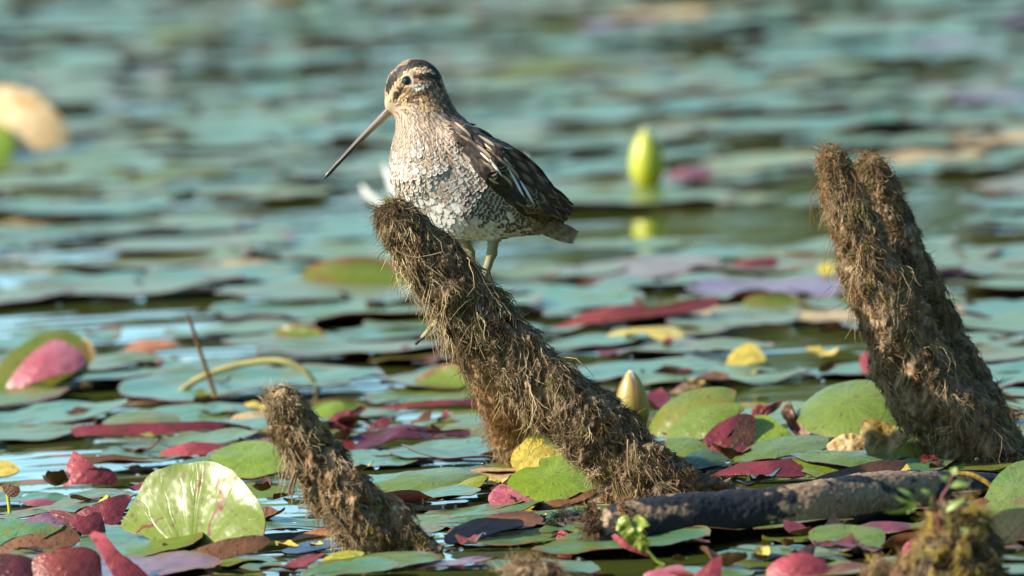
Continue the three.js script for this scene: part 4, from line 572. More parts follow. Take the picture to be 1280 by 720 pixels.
// ---------------------------------------------------------------- lily flowers and buds
function petalGeo(L, W, curlUp, col0, col1, cup = 0.3) { const mb = new MB(), n = 10, m = 6, id = []; for (let j = 0; j <= n; j++) { const t = j / n, w = W * Math.sin(Math.PI * Math.pow(t * 0.96 + 0.02, 0.75)) + W * 0.15 * (1 - t), row = []; for (let i = 0; i <= m; i++) { const q = (i / m - 0.5) * 2; row.push(mb.v(q * w, L * t * Math.sin(curlUp * t + 0.25) + cup * W * q * q, L * t * Math.cos(curlUp * t * 0.8), mixc(col0, col1, t), i / m, t)); } id.push(row); } for (let j = 0; j < n; j++) for (let i = 0; i < m; i++) mb.q(id[j][i], id[j + 1][i], id[j + 1][i + 1], id[j][i + 1]); return mb.geo(); }
const petalMat = vmat({ roughness: 0.55, side: THREE.DoubleSide });
function whiteFlower(label, at, size, seed) {
  const g = thing('white_lily_flower', label, 'flower', at), r = rng(seed);
  for (const [n, el, L, off] of [[8, 0.4, 1, 0], [8, 0.75, 0.95, 0.4], [6, 1.05, 0.8, 0.2]]) { const geo = petalGeo(size * L, size * 0.3, el, [0.78, 0.78, 0.7], [0.85, 0.85, 0.83]); for (let k = 0; k < n; k++) { const m = mesh('petal', geo, petalMat, g); m.rotation.y = k / n * 6.283 + off + (r() - 0.5) * 0.15; m.position.y = 0.004 + el * 0.004; } }
  const mb = new MB(); for (let k = 0; k < 40; k++) { const a = r() * 6.28, q = size * 0.16 * r(); tube(mb, [V(Math.cos(a) * q, 0.004, Math.sin(a) * q), V(Math.cos(a) * q * 1.4, size * 0.28, Math.sin(a) * q * 1.4)], 0.0012, 0.0008, [0.75, 0.5, 0.05], 4); } mesh('stamens', mb.geo(), petalMat, g); return g;
}
{ const p = onWater(572, 318); whiteFlower('white water lily flower open on the water behind the bird', p, 0.085, 3); const q = onWater(366, 12); whiteFlower('white water lily flower far off on the pond', q, 0.05, 4); }
function bud(label, z, top, bot, halfW, cols, lean) { // four sepals closed round the petals
  const T0 = atZ(...top, z), B0 = atZ(...bot, z), base = V(B0.x, 0, z), L = T0.distanceTo(B0), R = halfW * pxm(z), g = thing('lily_bud', label, 'flower bud', base);
  const prof = (t) => R * Math.pow(Math.sin(Math.PI * clamp(Math.pow(t, 0.8) * 0.93 + 0.07)), 0.62), up = T0.clone().sub(B0).normalize(), ex = V(0, 0, 1).cross(up).normalize(), ez = up.clone().cross(ex).negate();
  const sepal = (a0, a1, k, c0, c1, rr) => { const mb = new MB(), id = [], n = 18, m = 10; for (let j = 0; j <= n; j++) { const t = j / n, row = []; for (let i = 0; i <= m; i++) { const w = i / m, narrow = 1 - 0.5 * Math.pow(t, 5), a = mix(a0, a1, 0.5 + (w - 0.5) * narrow), q = prof(t) * rr * (1 + 0.05 * Math.sin(w * Math.PI)) , p = B0.clone().addScaledVector(up, t * L).addScaledVector(ex, Math.cos(a) * q).addScaledVector(ez, Math.sin(a) * q).sub(base); const s = sstep(0.25, 0.0, Math.min(w, 1 - w)); row.push(mb.v(p.x, p.y, p.z, mixc(mixc(c0, c1, sstep(0.15, 0.95, t + 0.12 * noise(a * 6, t * 3, k))), cols[2], s * 0.6))); } id.push(row); } for (let j = 0; j < n; j++) for (let i = 0; i < m; i++) mb.q(id[j][i], id[j + 1][i], id[j + 1][i + 1], id[j][i + 1]); mesh('sepal', mb.geo(), vmat({ roughness: 0.38, side: THREE.DoubleSide }), g); };
  for (let k = 0; k < 4; k++) { const a = k * Math.PI / 2 + lean; sepal(a - 0.85, a + 0.85, k, cols[0], cols[1], 1 + 0.03 * (k % 2)); }
  const mb = new MB(); tube(mb, Array.from({ length: 15 }, (_, k) => B0.clone().addScaledVector(up, L * mix(0.02, 0.985, k / 14)).sub(base)), (t) => Math.max(0.0003, prof(mix(0.02, 0.985, t)) * 0.93), 0, [0.75, 0.72, 0.6], 12); mesh('petals', mb.geo(), petalMat, g);
  const ms = new MB(); tube(ms, [B0.clone().addScaledVector(up, 0.002).sub(base), B0.clone().setY(B0.y * 0.5).sub(base), V(0.002, -0.03, 0.002)], 0.0035, 0.003, [0.22, 0.2, 0.05], 8); mesh('stalk', ms.geo(), petalMat, g);
}
bud('closed water lily bud with a pale tip above the leaning snag', onWater(795, 556).z, [788, 462], [792, 540], 20, [[0.22, 0.21, 0.02], [0.5, 0.33, 0.1], [0.28, 0.1, 0.04]], 2.1);
bud('yellow green water lily bud standing on the far water', onWater(809, 240).z, [807, 160], [810, 236], 21, [[0.45, 0.47, 0.03], [0.5, 0.52, 0.06], [0.4, 0.42, 0.03]], 0.4);
{ // limp green shoot on the log
  const c = onWater(830, 706), z = c.z, g = thing('limp_green_shoot', 'limp glistening green shoot drooping at the log end', 'plant', c), mb = new MB();
  tube(mb, curve(path(z, 796, 678, 808, 688, 822, 702, 832, 707), 14).map((p) => p.sub(c)), 0.0016, 0.0011, [0.4, 0.48, 0.05], 7); mesh('stem', mb.geo(), vmat({ roughness: 0.3 }), g);
  const wet = tint('bright' in T ? 'bright' : 'green', 1.9, 1.7, 1.6, { roughness: 0.16 });
  outlineLeaf('leaf', g, zC(520, 490, 540, 430, 570, 425, 600, 470, 620, 540, 610, 580, 560, 540), [wet, wet], { contact: [830, 706], tilt: 72, bulge: 0.35, rough: 0.3, seed: 121 });
  outlineLeaf('leaf', g, zC(600, 440, 630, 412, 665, 440, 690, 475, 660, 480, 670, 540, 690, 560, 650, 600, 615, 560, 612, 490), [wet, wet], { contact: [830, 706], tilt: 68, bulge: 0.3, rough: 0.3, seed: 122, push: 0.003 });
  leaf('curled_leaf', 'red leaf scroll curling round the fuzzy log end', zC(500, 520, 520, 514, 560, 550, 610, 585, 680, 600, 690, 625, 620, 612, 540, 575), [M.red, M.maroon], { tilt: 60, bulge: 0.2, seed: 123, contact: [800, 704] });
}
{ // green sprig on the golden stump
  const z = onWater(1192, 742).z + 0.02, c = atZ(1185, 700, z), g = thing('green_sprig', 'green leafed sprig with red stem on the golden mossy stump', 'plant', c), mb = new MB(), red = [0.24, 0.05, 0.05];
  tube(mb, curve(path(z, 1182, 697, 1176, 665, 1170, 640, 1166, 622), 14).map((p) => p.sub(c)), 0.0012, 0.0009, red, 6); tube(mb, curve(path(z, 1171, 640, 1179, 618, 1186, 608, 1191, 592), 12).map((p) => p.sub(c)), 0.0009, 0.0006, red, 6); tube(mb, curve(path(z, 1182, 692, 1190, 676, 1200, 668), 8).map((p) => p.sub(c)), 0.0008, 0.0005, red, 6); tube(mb, curve(path(z, 1170, 640, 1156, 636, 1146, 630), 8).map((p) => p.sub(c)), 0.0008, 0.0005, red, 6);
  mesh('stem', mb.geo(), vmat({ roughness: 0.5 }), g);
  const lv = (a, b, w, seed) => { const A = atZ(...a, z), B = atZ(...b, z), d = B.clone().sub(A), L = d.length(), m2 = new MB(), n = 8, id = []; d.normalize(); const side = V(0, 0, 1).cross(d).normalize().multiplyScalar(0.8).add(V(0, 0, 0.6 * (seed % 2 ? 1 : -1))).normalize(), nn = d.clone().cross(side); for (let j = 0; j <= n; j++) { const t = j / n, ww = w * Math.sin(Math.PI * Math.pow(t, 0.8)) + 0.0001, row = []; for (let i = -2; i <= 2; i++) { const p = A.clone().addScaledVector(d, t * L).addScaledVector(side, ww * i / 2).addScaledVector(nn, 0.25 * ww * (Math.abs(i) / 2) + 0.12 * L * Math.sin(t * 3)).sub(c); row.push(m2.v(p.x, p.y, p.z, i ? [0.22, 0.32, 0.06] : [0.34, 0.42, 0.12])); } id.push(row); } for (let j = 0; j < n; j++) for (let i = 0; i < 4; i++) m2.q(id[j][i], id[j + 1][i], id[j + 1][i + 1], id[j][i + 1]); mesh('leaf', m2.geo(), vmat({ roughness: 0.45, side: THREE.DoubleSide, transmission: 0.25, thickness: 0 }), g); };
  [[[1146, 630], [1104, 639], 0.0022], [[1146, 630], [1134, 642], 0.0026], [[1145, 628], [1118, 620], 0.0018], [[1145, 627], [1122, 611], 0.002], [[1166, 622], [1162, 640], 0.003], [[1166, 622], [1150, 612], 0.0022], [[1186, 608], [1212, 606], 0.0025], [[1188, 604], [1176, 596], 0.0028], [[1191, 594], [1196, 584], 0.003], [[1191, 592], [1206, 578], 0.0018], [[1200, 668], [1212, 662], 0.0028], [[1196, 672], [1190, 662], 0.0025], [[1182, 640], [1207, 624], 0.0025], [[1186, 712], [1194, 702], 0.003]].forEach(([a, b, w], k) => lv(a, b, w, k));
}
// ---------------------------------------------------------------- the bird, modelled in photo pixels (x, y down, z to the viewer), scaled to metres
{
  const ZB = onWater(675, 588).z + 0.19, S = pxm(ZB), O = [560, 230], origin = atZ(O[0], O[1], ZB);
  const foot = V((598 - O[0]) * S, -(377 - O[1]) * S, 0).applyAxisAngle(V(0, 0, 1), ROLL);
  const g = thing('snipe', 'brown streaked snipe with long straight bill standing behind the leaning snag', 'bird', origin.clone().add(foot)); g.rotation.z = ROLL;
  const fx = (598 - O[0]) * S, fy = -(377 - O[1]) * S, L3 = (x, y, z) => [(x - O[0]) * S - fx, -(y - O[1]) * S - fy, z * S];
  // bones: a, b with radii; zs squeezes the body sideways
  const B = []; const bone = (a, b, zs = 1, leg = false) => B.push({ a, b, zs, leg });
  const chain = (pts, zs, leg) => { for (let k = 0; k + 1 < pts.length; k++) bone(pts[k], pts[k + 1], zs, leg); };
  chain([[519, 104, 0, 28.5], [509, 111, 0, 24], [499, 124, 0, 14], [491, 133, 0, 7]], 0.8);
  chain([[522, 108, 0, 28], [529, 128, 1, 27.5], [533, 150, 3, 33], [543, 185, 5, 49], [549, 207, 6, 59], [583, 233, 2, 63], [620, 246, -3, 52], [655, 262, -8, 29], [688, 281, -12, 13]], 0.86);
  for (const s of [1, -1]) chain([[572, 178, 34 * s, 25], [612, 206, 41 * s, 25], [655, 240, 30 * s, 18], [694, 262, 12 * s, 8]], 1);
  const leg = (pts) => chain(pts, 1, true);
  leg([[612, 284, 12, 13], [617, 299, 13, 7], [615, 316, 13, 6.4], [610, 332, 12, 4.8], [600, 368, 10, 4.6], [597, 376, 10, 5]]);
  leg([[574, 284, -22, 11], [579, 299, -22, 6.5], [588, 318, -20, 5.6], [592, 345, -16, 4.4], [588, 372, -12, 4.6]]);
  leg([[597, 376, 10, 4.4], [572, 384, 12, 3.6], [548, 398, 12, 3.4], [520, 430, 10, 2.0]]); leg([[597, 376, 10, 4], [570, 380, 22, 3.2], [545, 402, 24, 3], [526, 424, 22, 1.8]]); leg([[597, 376, 10, 4], [604, 384, -4, 3], [612, 392, -10, 2]]);
  leg([[588, 372, -12, 4.2], [568, 376, -18, 3.4], [552, 388, -20, 2.6]]); leg([[588, 372, -12, 4], [574, 382, -4, 3.2], [562, 392, 0, 2.4]]); leg([[588, 372, -12, 4], [602, 378, -20, 2.6]]);
  const capsule = (x, y, z, { a, b, zs }) => { const ax = a[0], ay = a[1], az = a[2], bx = b[0] - ax, by = b[1] - ay, bz = (b[2] - az) / zs, px = x - ax, py = y - ay, pz = (z - az) / zs, l2 = bx * bx + by * by + bz * bz; const t = clamp((px * bx + py * by + pz * bz) / l2); return Math.hypot(px - bx * t, py - by * t, pz - bz * t) - mix(a[3], b[3], t); };
  const smin = (a, b, k) => { const h = Math.max(k - Math.abs(a - b), 0) / k; return Math.min(a, b) - h * h * k * 0.25; };
  const sdf = (x, y, z) => { let d = 1e3, l = 1e3; for (const q of B) { const e = capsule(x, y, z, q); if (q.leg) l = smin(l, e, 3); else d = smin(d, e, 15); } return [smin(d, l, 7), l < d - 1]; };
  const dist = (x, y, z) => sdf(x, y, z)[0];
  // plumage colours
  const K = { dark: [0.028, 0.018, 0.012], brown: [0.11, 0.058, 0.028], mid: [0.28, 0.17, 0.09], buff: [0.52, 0.34, 0.17], pale: [0.58, 0.46, 0.32], white: [0.74, 0.70, 0.64], grey: [0.5, 0.47, 0.43] };
  const near = (x, y, pts) => { let d = 1e9; for (let k = 0; k + 3 < pts.length; k += 2) { const ax = pts[k], ay = pts[k + 1], bx = pts[k + 2] - ax, by = pts[k + 3] - ay, t = clamp(((x - ax) * bx + (y - ay) * by) / (bx * bx + by * by)); d = Math.min(d, Math.hypot(x - ax - bx * t, y - ay - by * t)); } return d; };
  const edge = [540, 110, 552, 135, 558, 150, 566, 172, 588, 195, 605, 212, 627, 234, 648, 258, 662, 276, 720, 300];
  const edgeY = (x) => { for (let k = 0; k + 3 < edge.length; k += 2) if (x <= edge[k + 2]) return mix(edge[k + 1], edge[k + 3], clamp((x - edge[k]) / (edge[k + 2] - edge[k]))); return 300; };
  const isBack = (x, y) => x > 545 && y < edgeY(x);
  const isHead = (x, y) => y + 7 * noise(x * 0.3, y * 0.3, 2) < 128 + 0.1 * (x - 490) && x < 556;
  function headPaint(x, y, z) {
    let c = mixc(K.buff, K.brown, clamp(0.42 + 1.1 * noise(x * 0.5, y * 0.5, z * 0.4) + 0.35 * sstep(525, 550, x)));
    const band = (pts, w, col, s = 1) => { const d = near(x + 1.2 * noise(x * 0.6, y * 0.6, 4), y + 1.2 * noise(x * 0.6, y * 0.6, 7), pts); c = mixc(c, col, sstep(w + 1.2, w - 1.2, d) * s); };
    c = mixc(c, K.buff, 0.7 * sstep(14, 4, near(x, y, [487, 132, 496, 120, 502, 130])));
    band([484, 126, 490, 114, 497, 102, 506, 92, 518, 86.5, 530, 84.5, 541, 88, 547, 96], 3.8, [0.60, 0.42, 0.23]);
    band([519, 94, 532, 90, 543, 93, 549, 104], 2.6, K.dark);
    band([487, 129, 494.5, 121, 501.5, 111], 2.6, K.dark); band([511, 110, 520, 107.5, 533, 102.5], 3.0, mixc(K.white, K.pale, 0.4), 0.85); band([509, 125, 518, 116.5, 533, 107, 542, 104], 2.7, K.brown);
    band([484, 113, 492, 97, 502, 86.5, 515, 79, 527, 76, 539, 81, 548, 91], 4.6, K.dark);
    if (Math.abs(z) < 2.8) { const d = near(x, y, [482, 116, 490, 95, 502, 82, 515, 75, 527, 74, 541, 79]); c = mixc(c, K.pale, sstep(5, 3, d) * 0.8); }
    const e = Math.hypot(x - 508.9, y - 99.4); c = mixc(c, K.pale, sstep(9.3, 8, e)); return c;
  }
  function paint(x, y, z) {
    if (isHead(x, y)) return headPaint(x, y, z);
    if (isBack(x, y)) return K.dark;
    let c = mixc(K.pale, K.white, sstep(190, 262, y)); return mixc(c, K.mid, 0.4 * sstep(230, 150, y));
  }
  // one continuous skin: surface nets over the distance field
  const H = 1.35, lo = [478, 66, -78], hi = [712, 440, 78], N = [0, 1, 2].map((k) => Math.ceil((hi[k] - lo[k]) / H)), F = new Float32Array(N[0] * N[1] * N[2]).fill(9), at = (i, j, k) => (k * N[1] + j) * N[0] + i, bs = 8;
  for (let k0 = 0; k0 < N[2]; k0 += bs) for (let j0 = 0; j0 < N[1]; j0 += bs) for (let i0 = 0; i0 < N[0]; i0 += bs) {
    const c = bs * H / 2; if (Math.abs(dist(lo[0] + i0 * H + c, lo[1] + j0 * H + c, lo[2] + k0 * H + c)) > c * 1.75 * 1.25 + 4) { const s = dist(lo[0] + i0 * H + c, lo[1] + j0 * H + c, lo[2] + k0 * H + c) < 0 ? -9 : 9; for (let k = k0; k < Math.min(k0 + bs, N[2]); k++) for (let j = j0; j < Math.min(j0 + bs, N[1]); j++) for (let i = i0; i < Math.min(i0 + bs, N[0]); i++) F[at(i, j, k)] = s; continue; }
    for (let k = k0; k < Math.min(k0 + bs, N[2]); k++) for (let j = j0; j < Math.min(j0 + bs, N[1]); j++) for (let i = i0; i < Math.min(i0 + bs, N[0]); i++) F[at(i, j, k)] = dist(lo[0] + i * H, lo[1] + j * H, lo[2] + k * H);
  }
  const mb = new MB(), ids = new Int32Array(F.length).fill(-1), raw = [];
  for (let k = 0; k < N[2] - 1; k++) for (let j = 0; j < N[1] - 1; j++) for (let i = 0; i < N[0] - 1; i++) {
    let m = 0; const f = []; for (let c = 0; c < 8; c++) { const v = F[at(i + (c & 1), j + (c >> 1 & 1), k + (c >> 2))]; f.push(v); if (v < 0) m |= 1 << c; } if (!m || m === 255) continue;
    let n = 0, x = 0, y = 0, z = 0; for (let c = 0; c < 8; c++) for (const d of [1, 2, 4]) { if (c & d) continue; const e = c | d; if ((f[c] < 0) === (f[e] < 0)) continue; const t = f[c] / (f[c] - f[e]); x += (c & 1) + (d === 1 ? t : 0); y += (c >> 1 & 1) + (d === 2 ? t : 0); z += (c >> 2) + (d === 4 ? t : 0); n++; }
    x = lo[0] + (i + x / n) * H; y = lo[1] + (j + y / n) * H; z = lo[2] + (k + z / n) * H;
    const isLeg = sdf(x, y, z)[1]; let col = isLeg ? mixc([0.22, 0.2, 0.095], [0.32, 0.285, 0.15], 0.5 + 0.5 * noise(x * 0.4, y * 0.4, z * 0.4)) : paint(x, y, z); if (isLeg && y > 421) col = K.dark; if (isLeg && y < 300) col = mixc(col, K.white, sstep(302, 294, y));
    ids[at(i, j, k)] = mb.v(...L3(x, y, z), col); raw.push([x, y, z, isLeg]);
  }
  for (let k = 1; k < N[2] - 1; k++) for (let j = 1; j < N[1] - 1; j++) for (let i = 1; i < N[0] - 1; i++) {
    const a = F[at(i, j, k)] < 0;
    for (const [d, q] of [[[1, 0, 0], [[0, -1, -1], [0, 0, -1], [0, 0, 0], [0, -1, 0]]], [[0, 1, 0], [[-1, 0, -1], [-1, 0, 0], [0, 0, 0], [0, 0, -1]]], [[0, 0, 1], [[-1, -1, 0], [0, -1, 0], [0, 0, 0], [-1, 0, 0]]]]) {
      const b = F[at(i + d[0], j + d[1], k + d[2])] < 0; if (a === b) continue; const v = q.map((o) => ids[at(i + o[0], j + o[1], k + o[2])]); if (v.some((x) => x < 0)) continue; // y is mirrored into the scene, so inside-out pairs swap
      a ? mb.q(v[3], v[2], v[1], v[0]) : mb.q(v[0], v[1], v[2], v[3]);
    }
  }
  const skinMat = vmat({ roughness: 0.75 });
  mesh('body', mb.geo(), skinMat, g);
  // feathers: small overlapping vanes all over, each with its own streak, bar or edge
  const r = rng(4242), grad = (x, y, z) => { const e = 0.8; return V(dist(x + e, y, z) - dist(x - e, y, z), dist(x, y + e, z) - dist(x, y - e, z), dist(x, y, z + e) - dist(x, y, z - e)).normalize(); };
  const lines = [[490, 133, 497, 105, 515, 82, 540, 90, 552, 125, 566, 150, 605, 172, 650, 210, 705, 262], [489, 134, 496, 148, 490, 180, 497, 226, 530, 276, 590, 300, 655, 288, 715, 302], [495, 128, 520, 108, 532, 135, 545, 190, 585, 232, 640, 258, 700, 285]], segs = [];
  for (const l of lines) for (let k = 0; k + 3 < l.length; k += 2) { const d = Math.hypot(l[k + 2] - l[k], l[k + 3] - l[k + 1]); segs.push([l[k], l[k + 1], l[k + 2] - l[k], l[k + 3] - l[k + 1], d]); }
  const flow = (x, y) => { let fx0 = 0, fy0 = 0; for (const [ax, ay, bx, by, l] of segs) { const t = clamp(((x - ax) * bx + (y - ay) * by) / (l * l)), d = Math.hypot(x - ax - bx * t, y - ay - by * t), w = 1 / Math.pow(d * d + 30, 1.6); fx0 += bx / l * w; fy0 += by / l * w; } return V(fx0, fy0, 0).normalize(); };
  const pattern = { // s along the vane, t across (-1..1)
    head: (s, t, p) => { const c = headPaint(p[0], p[1], p[2]), f = 0.6 + 0.75 * p[3]; return c.map((v) => v * f * (Math.abs(t) < 0.3 ? 0.8 : 1.1)); },
    streak: (s, t, p) => mixc(mixc(K.pale, K.white, p[3] * 0.6), mixc(K.brown, K.mid, p[4]), sstep(0.8, 0.4, Math.abs(t)) * (s > 0.95 ? 0.5 : 1)),
    chev: (s, t, p) => mixc(mixc(K.white, K.pale, 0.5 * p[4]), mixc(K.brown, K.mid, 0.6 * p[3]), Math.max(sstep(0.24, 0.14, Math.abs(s - 0.74 + 0.2 * Math.abs(t))), 0.8 * sstep(0.12, 0.04, Math.abs(s - 0.36 + 0.2 * Math.abs(t)))) * clamp(p[6] * 1.5 - 0.35 + 0.7 * noise(s * 3 + p[3] * 20, t * 2, p[4] * 9))),
    bar: (s, t, p) => mixc(mixc(K.white, K.grey, 0.35 * p[3]), mixc(K.dark, K.brown, p[4]), sstep(0.2, 0.12, Math.min(Math.abs(s - 0.72 + 0.12 * t * t), Math.abs(s - 0.3 + 0.1 * t * t)))),
    white: (s, t, p) => mixc(K.white, K.grey, 0.15 * p[3]),
    back: (s, t, p) => { const e = sstep(0.55, 0.85, Math.abs(t)) * (t * p[5] > 0 ? 1 : 0.35) + 0.6 * sstep(0.9, 0.97, s); const spot = sstep(0.25, 0.45, noise(s * 7 + p[3] * 30, t * 3, p[4] * 9)) * 0.7; return mixc(mixc(K.dark, K.mid, spot), mixc(K.buff, K.pale, p[4]), clamp(e) * (p[3] > 0.45 ? 0.9 : 0.25)); },
    under: (s, t, p) => mixc(mixc(K.mid, K.buff, 0.6), K.brown, sstep(0.16, 0.06, Math.min(Math.abs(s - 0.85), Math.abs(s - 0.4)))),
  };
  function vane(m, root, dir, nrm, len, hw, fn, par, lift, ns = 6, nt = 4) {
    const SS = [0, 0.3, 0.55, 0.72, 0.86, 0.95, 1], SW = [0.4, 0.85, 1, 0.95, 0.74, 0.45, 0.1];
    const side = nrm.clone().cross(dir).normalize(), id = [];
    for (let j = 0; j <= ns; j++) { const s = SS[j], w = hw * SW[j], row = []; for (let i = 0; i <= nt; i++) { const t = (i / nt - 0.5) * 2, h = 0.55 + lift * len * s - 0.1 * w * t * t, back = s > 0.95 ? -0.06 * len * t * t : 0, p = root.clone().addScaledVector(dir, len * s + back).addScaledVector(side, w * t).addScaledVector(nrm, h); row.push(m.v(...L3(p.x, p.y, p.z), fn(s, t, par))); } id.push(row); }
    for (let j = 0; j < ns; j++) for (let i = 0; i < nt; i++) m.q(id[j][i], id[j][i + 1], id[j + 1][i + 1], id[j + 1][i]);
  }
  const small = { head_feathers: new MB(), breast_feathers: new MB(), flank_feathers: new MB(), back_feathers: new MB() }, cellOf = new Map();
  const tri = mb.i.length / 3, order = []; for (let k = 0; k < 60000; k++) order.push(Math.floor(r() * tri));
  for (const t of order) {
    const q = raw[mb.i[t * 3]]; if (q[3]) continue; const [x, y, z] = q; if (y > 302) continue; if (Math.hypot(x - 508.9, y - 99.4) < 8.5 && isHead(x, y)) continue; if (x < 493 && y > 120 && y < 142) continue;
    let type, len, hw, m;
    const jx = x + 8 * noise(x * 0.15, y * 0.15, 3) + 14 * (r() - 0.5), jy = y + 8 * noise(x * 0.15, y * 0.15, 9) + 34 * (r() - 0.5);
    if (isHead(x, y)) { type = 'head'; len = 5.2 + 2 * r(); hw = 1.7; m = small.head_feathers; }
    else if (isBack(x, y)) { type = 'back'; len = x < 575 ? 10 + 4 * r() : 15 + 6 * r(); hw = len * 0.3; m = small.back_feathers; }
    else if (x > 655) { type = 'under'; len = 14; hw = 4.5; m = small.flank_feathers; }
    else if (jy > 254 + Math.max(0, x - 556) * 0.5) { type = 'white'; len = 13; hw = 4.6; m = small.breast_feathers; }
    else if (jx > 578 + 0.25 * (215 - jy)) { type = 'bar'; len = 12 + 4 * r(); hw = 3.8 + 1.6 * r(); m = small.flank_feathers; }
    else if (jy > 186) { type = jy > 250 && r() < 0.55 ? 'white' : 'chev'; len = 9.5 + 6 * r(); hw = 2.9 + 1.5 * r(); m = small.breast_feathers; }
    else { type = 'streak'; len = 8.5 + 2.5 * r(); hw = 2.5; m = small.breast_feathers; }
    const sp = len * (type === 'head' ? 0.36 : 0.42), key = (a, b, c) => `${a},${b},${c}`, ci = Math.floor(x / 6), cj = Math.floor(y / 6), ck = Math.floor(z / 6); let ok = true;
    for (let a = -1; a <= 1 && ok; a++) for (let b = -1; b <= 1 && ok; b++) for (let c = -1; c <= 1 && ok; c++) for (const o of cellOf.get(key(ci + a, cj + b, ck + c)) ?? []) if (Math.hypot(o[0] - x, o[1] - y, o[2] - z) < Math.min(sp, 5.9)) { ok = false; break; }
    if (!ok) continue; const kk = key(ci, cj, ck); if (!cellOf.has(kk)) cellOf.set(kk, []); cellOf.get(kk).push([x, y, z]);
    const n = grad(x, y, z), d = flow(x, y).add(V((r() - 0.5) * 0.7, (r() - 0.5) * 0.7, (r() - 0.5) * 0.5)); d.addScaledVector(n, -d.dot(n)); if (d.lengthSq() < 0.05) continue; d.normalize();
    vane(m, V(x, y, z).addScaledVector(n, -0.3), d, n, len, hw, pattern[type], [x, y, z, r(), r(), r() < 0.5 ? 1 : -1, 0.55 + 0.45 * r()], type === 'head' ? 0.1 : 0.045 + 0.06 * r());
  }
  const featherMat = vmat({ roughness: 0.62, side: THREE.DoubleSide, sheen: 0.15, sheenRoughness: 0.5, sheenColor: new THREE.Color(0.6, 0.5, 0.4) });
  for (const [n, m] of Object.entries(small)) { const o = mesh(n, m.geo(), featherMat, g); o.userData.kind = 'stuff'; }
  // the long feathers of the folded wing and tail, one by one
  const front = (x, y, s) => { for (let z = 75; z > -20; z -= 1.5) if (dist(x, y, z * s) < 0) return z; return null; };
  function longFeather(name, a, b, hw, fn, par, off, s = 1, zTip = null) {
    const m = new MB(), ns = 14, nt = 6, id = [], pts = []; let last = null;
    for (let j = 0; j <= ns; j++) { const t = j / ns, x = mix(a[0], b[0], t), y = mix(a[1], b[1], t) - (b[2] ?? 0) * Math.sin(Math.PI * t); let z = front(x, y, s); if (z === null) z = last === null ? 10 : last - 0.8; if (last !== null) z = clamp(z, last - 3.2, last + 3.2); last = z; pts.push([x, y, z]); }
    for (let q = 0; q < 3; q++) for (let j = 1; j < ns; j++) pts[j][2] = Math.max(pts[j][2], (pts[j - 1][2] + pts[j + 1][2]) / 2);
    const dx = b[0] - a[0], dy = b[1] - a[1], l = Math.hypot(dx, dy), sx = -dy / l, sy = dx / l;
    for (let j = 0; j <= ns; j++) { const t = j / ns, w = hw * Math.pow(Math.sin(Math.PI * (0.1 + 0.84 * t)), 0.55) * (t > 0.8 ? Math.sqrt(1 - 0.93 * ((t - 0.8) / 0.2) ** 2) : 1), row = []; for (let i = 0; i <= nt; i++) { const q = (i / nt - 0.5) * 2, c = fn(t, q, par); row.push(m.v(...L3(pts[j][0] + sx * w * q + (t > 0.9 ? -dx / l * w * 0.5 * q * q * (t - 0.9) * 10 : 0), pts[j][1] + sy * w * q, s * (pts[j][2] + off + 1.6 - 1.6 * q * q)), c)); } id.push(row); }
    for (let j = 0; j < ns; j++) for (let i = 0; i < nt; i++) m.q(id[j][i], id[j][i + 1], id[j + 1][i + 1], id[j + 1][i]);
    mesh(name, m.geo(), featherMat, g);
  }
  const edged = (col, up, amt = 1) => (s, t, p) => { const e = sstep(0.5, 0.72, t * up) * sstep(0.04, 0.2, s) * amt; const sp = sstep(0.3, 0.42, noise(s * 11 + p[0] * 9, t * 2.5, p[1] * 7)) * 0.55, fl = 0.8 + 0.4 * noise(s * 3, t * 18, p[0]); return mixc(mixc(K.dark, [0.2, 0.11, 0.055], sp).map((v) => v * fl), col, e); };
  const barred = (s, t, p) => { const b = sstep(0.15, 0.35, Math.sin(s * 26 + 3 * Math.abs(t))) * sstep(0.2, 0.6, Math.abs(t)); return mixc(K.dark, K.mid, b * 0.8); };
  for (const s of [1, -1]) {
    const R = rng(s > 0 ? 71 : 72);
    // primaries and tertials first, then the rows that cover them
    for (const [a, b] of [[[640, 232], [716, 266]], [[640, 226], [718, 258]], [[634, 218], [712, 252, 3]]]) longFeather('primary_feather', a, b, 6, edged(K.mid, -1, 0.3), [R(), R()], 0, s);
    for (const [a, b, h] of [[[618, 210], [702, 270], 9], [[614, 196], [704, 258], 9.5], [[608, 184], [699, 246, 4], 9], [[600, 174], [688, 230, 5], 8]]) longFeather('tertial_feather', a, b, h, barred, [R(), R()], 1.2, s);
    let k = 0;
    for (const [x0, y0, x1, y1, n, len, hw, ang] of [[604, 214, 646, 254, 6, 26, 6, 0.72], [590, 198, 640, 240, 7, 27, 6.4, 0.74], [578, 182, 632, 222, 7, 30, 6.6, 0.74], [570, 164, 622, 198, 7, 34, 6.4, 0.7], [562, 150, 608, 176, 6, 34, 6, 0.62]]) {
      k++; for (let i = 0; i < n; i++) { const t = i / (n - 1), x = mix(x0, x1, t) + (R() - 0.5) * 4, y = mix(y0, y1, t) + (R() - 0.5) * 4, L = len * (0.85 + 0.3 * R()), a = ang + (R() - 0.5) * 0.2; longFeather(k < 3 ? 'covert_feather' : 'scapular_feather', [x, y], [x + L * Math.cos(a), y + L * Math.sin(a)], hw * (0.85 + 0.3 * R()), edged(mixc(K.buff, K.pale, R()), R() < 0.75 ? -1 : 1, R() < 0.65 ? 0.9 : 0.3), [R(), R()], 2 + k * 0.55 + (i % 3) * 0.25, s); }
    }
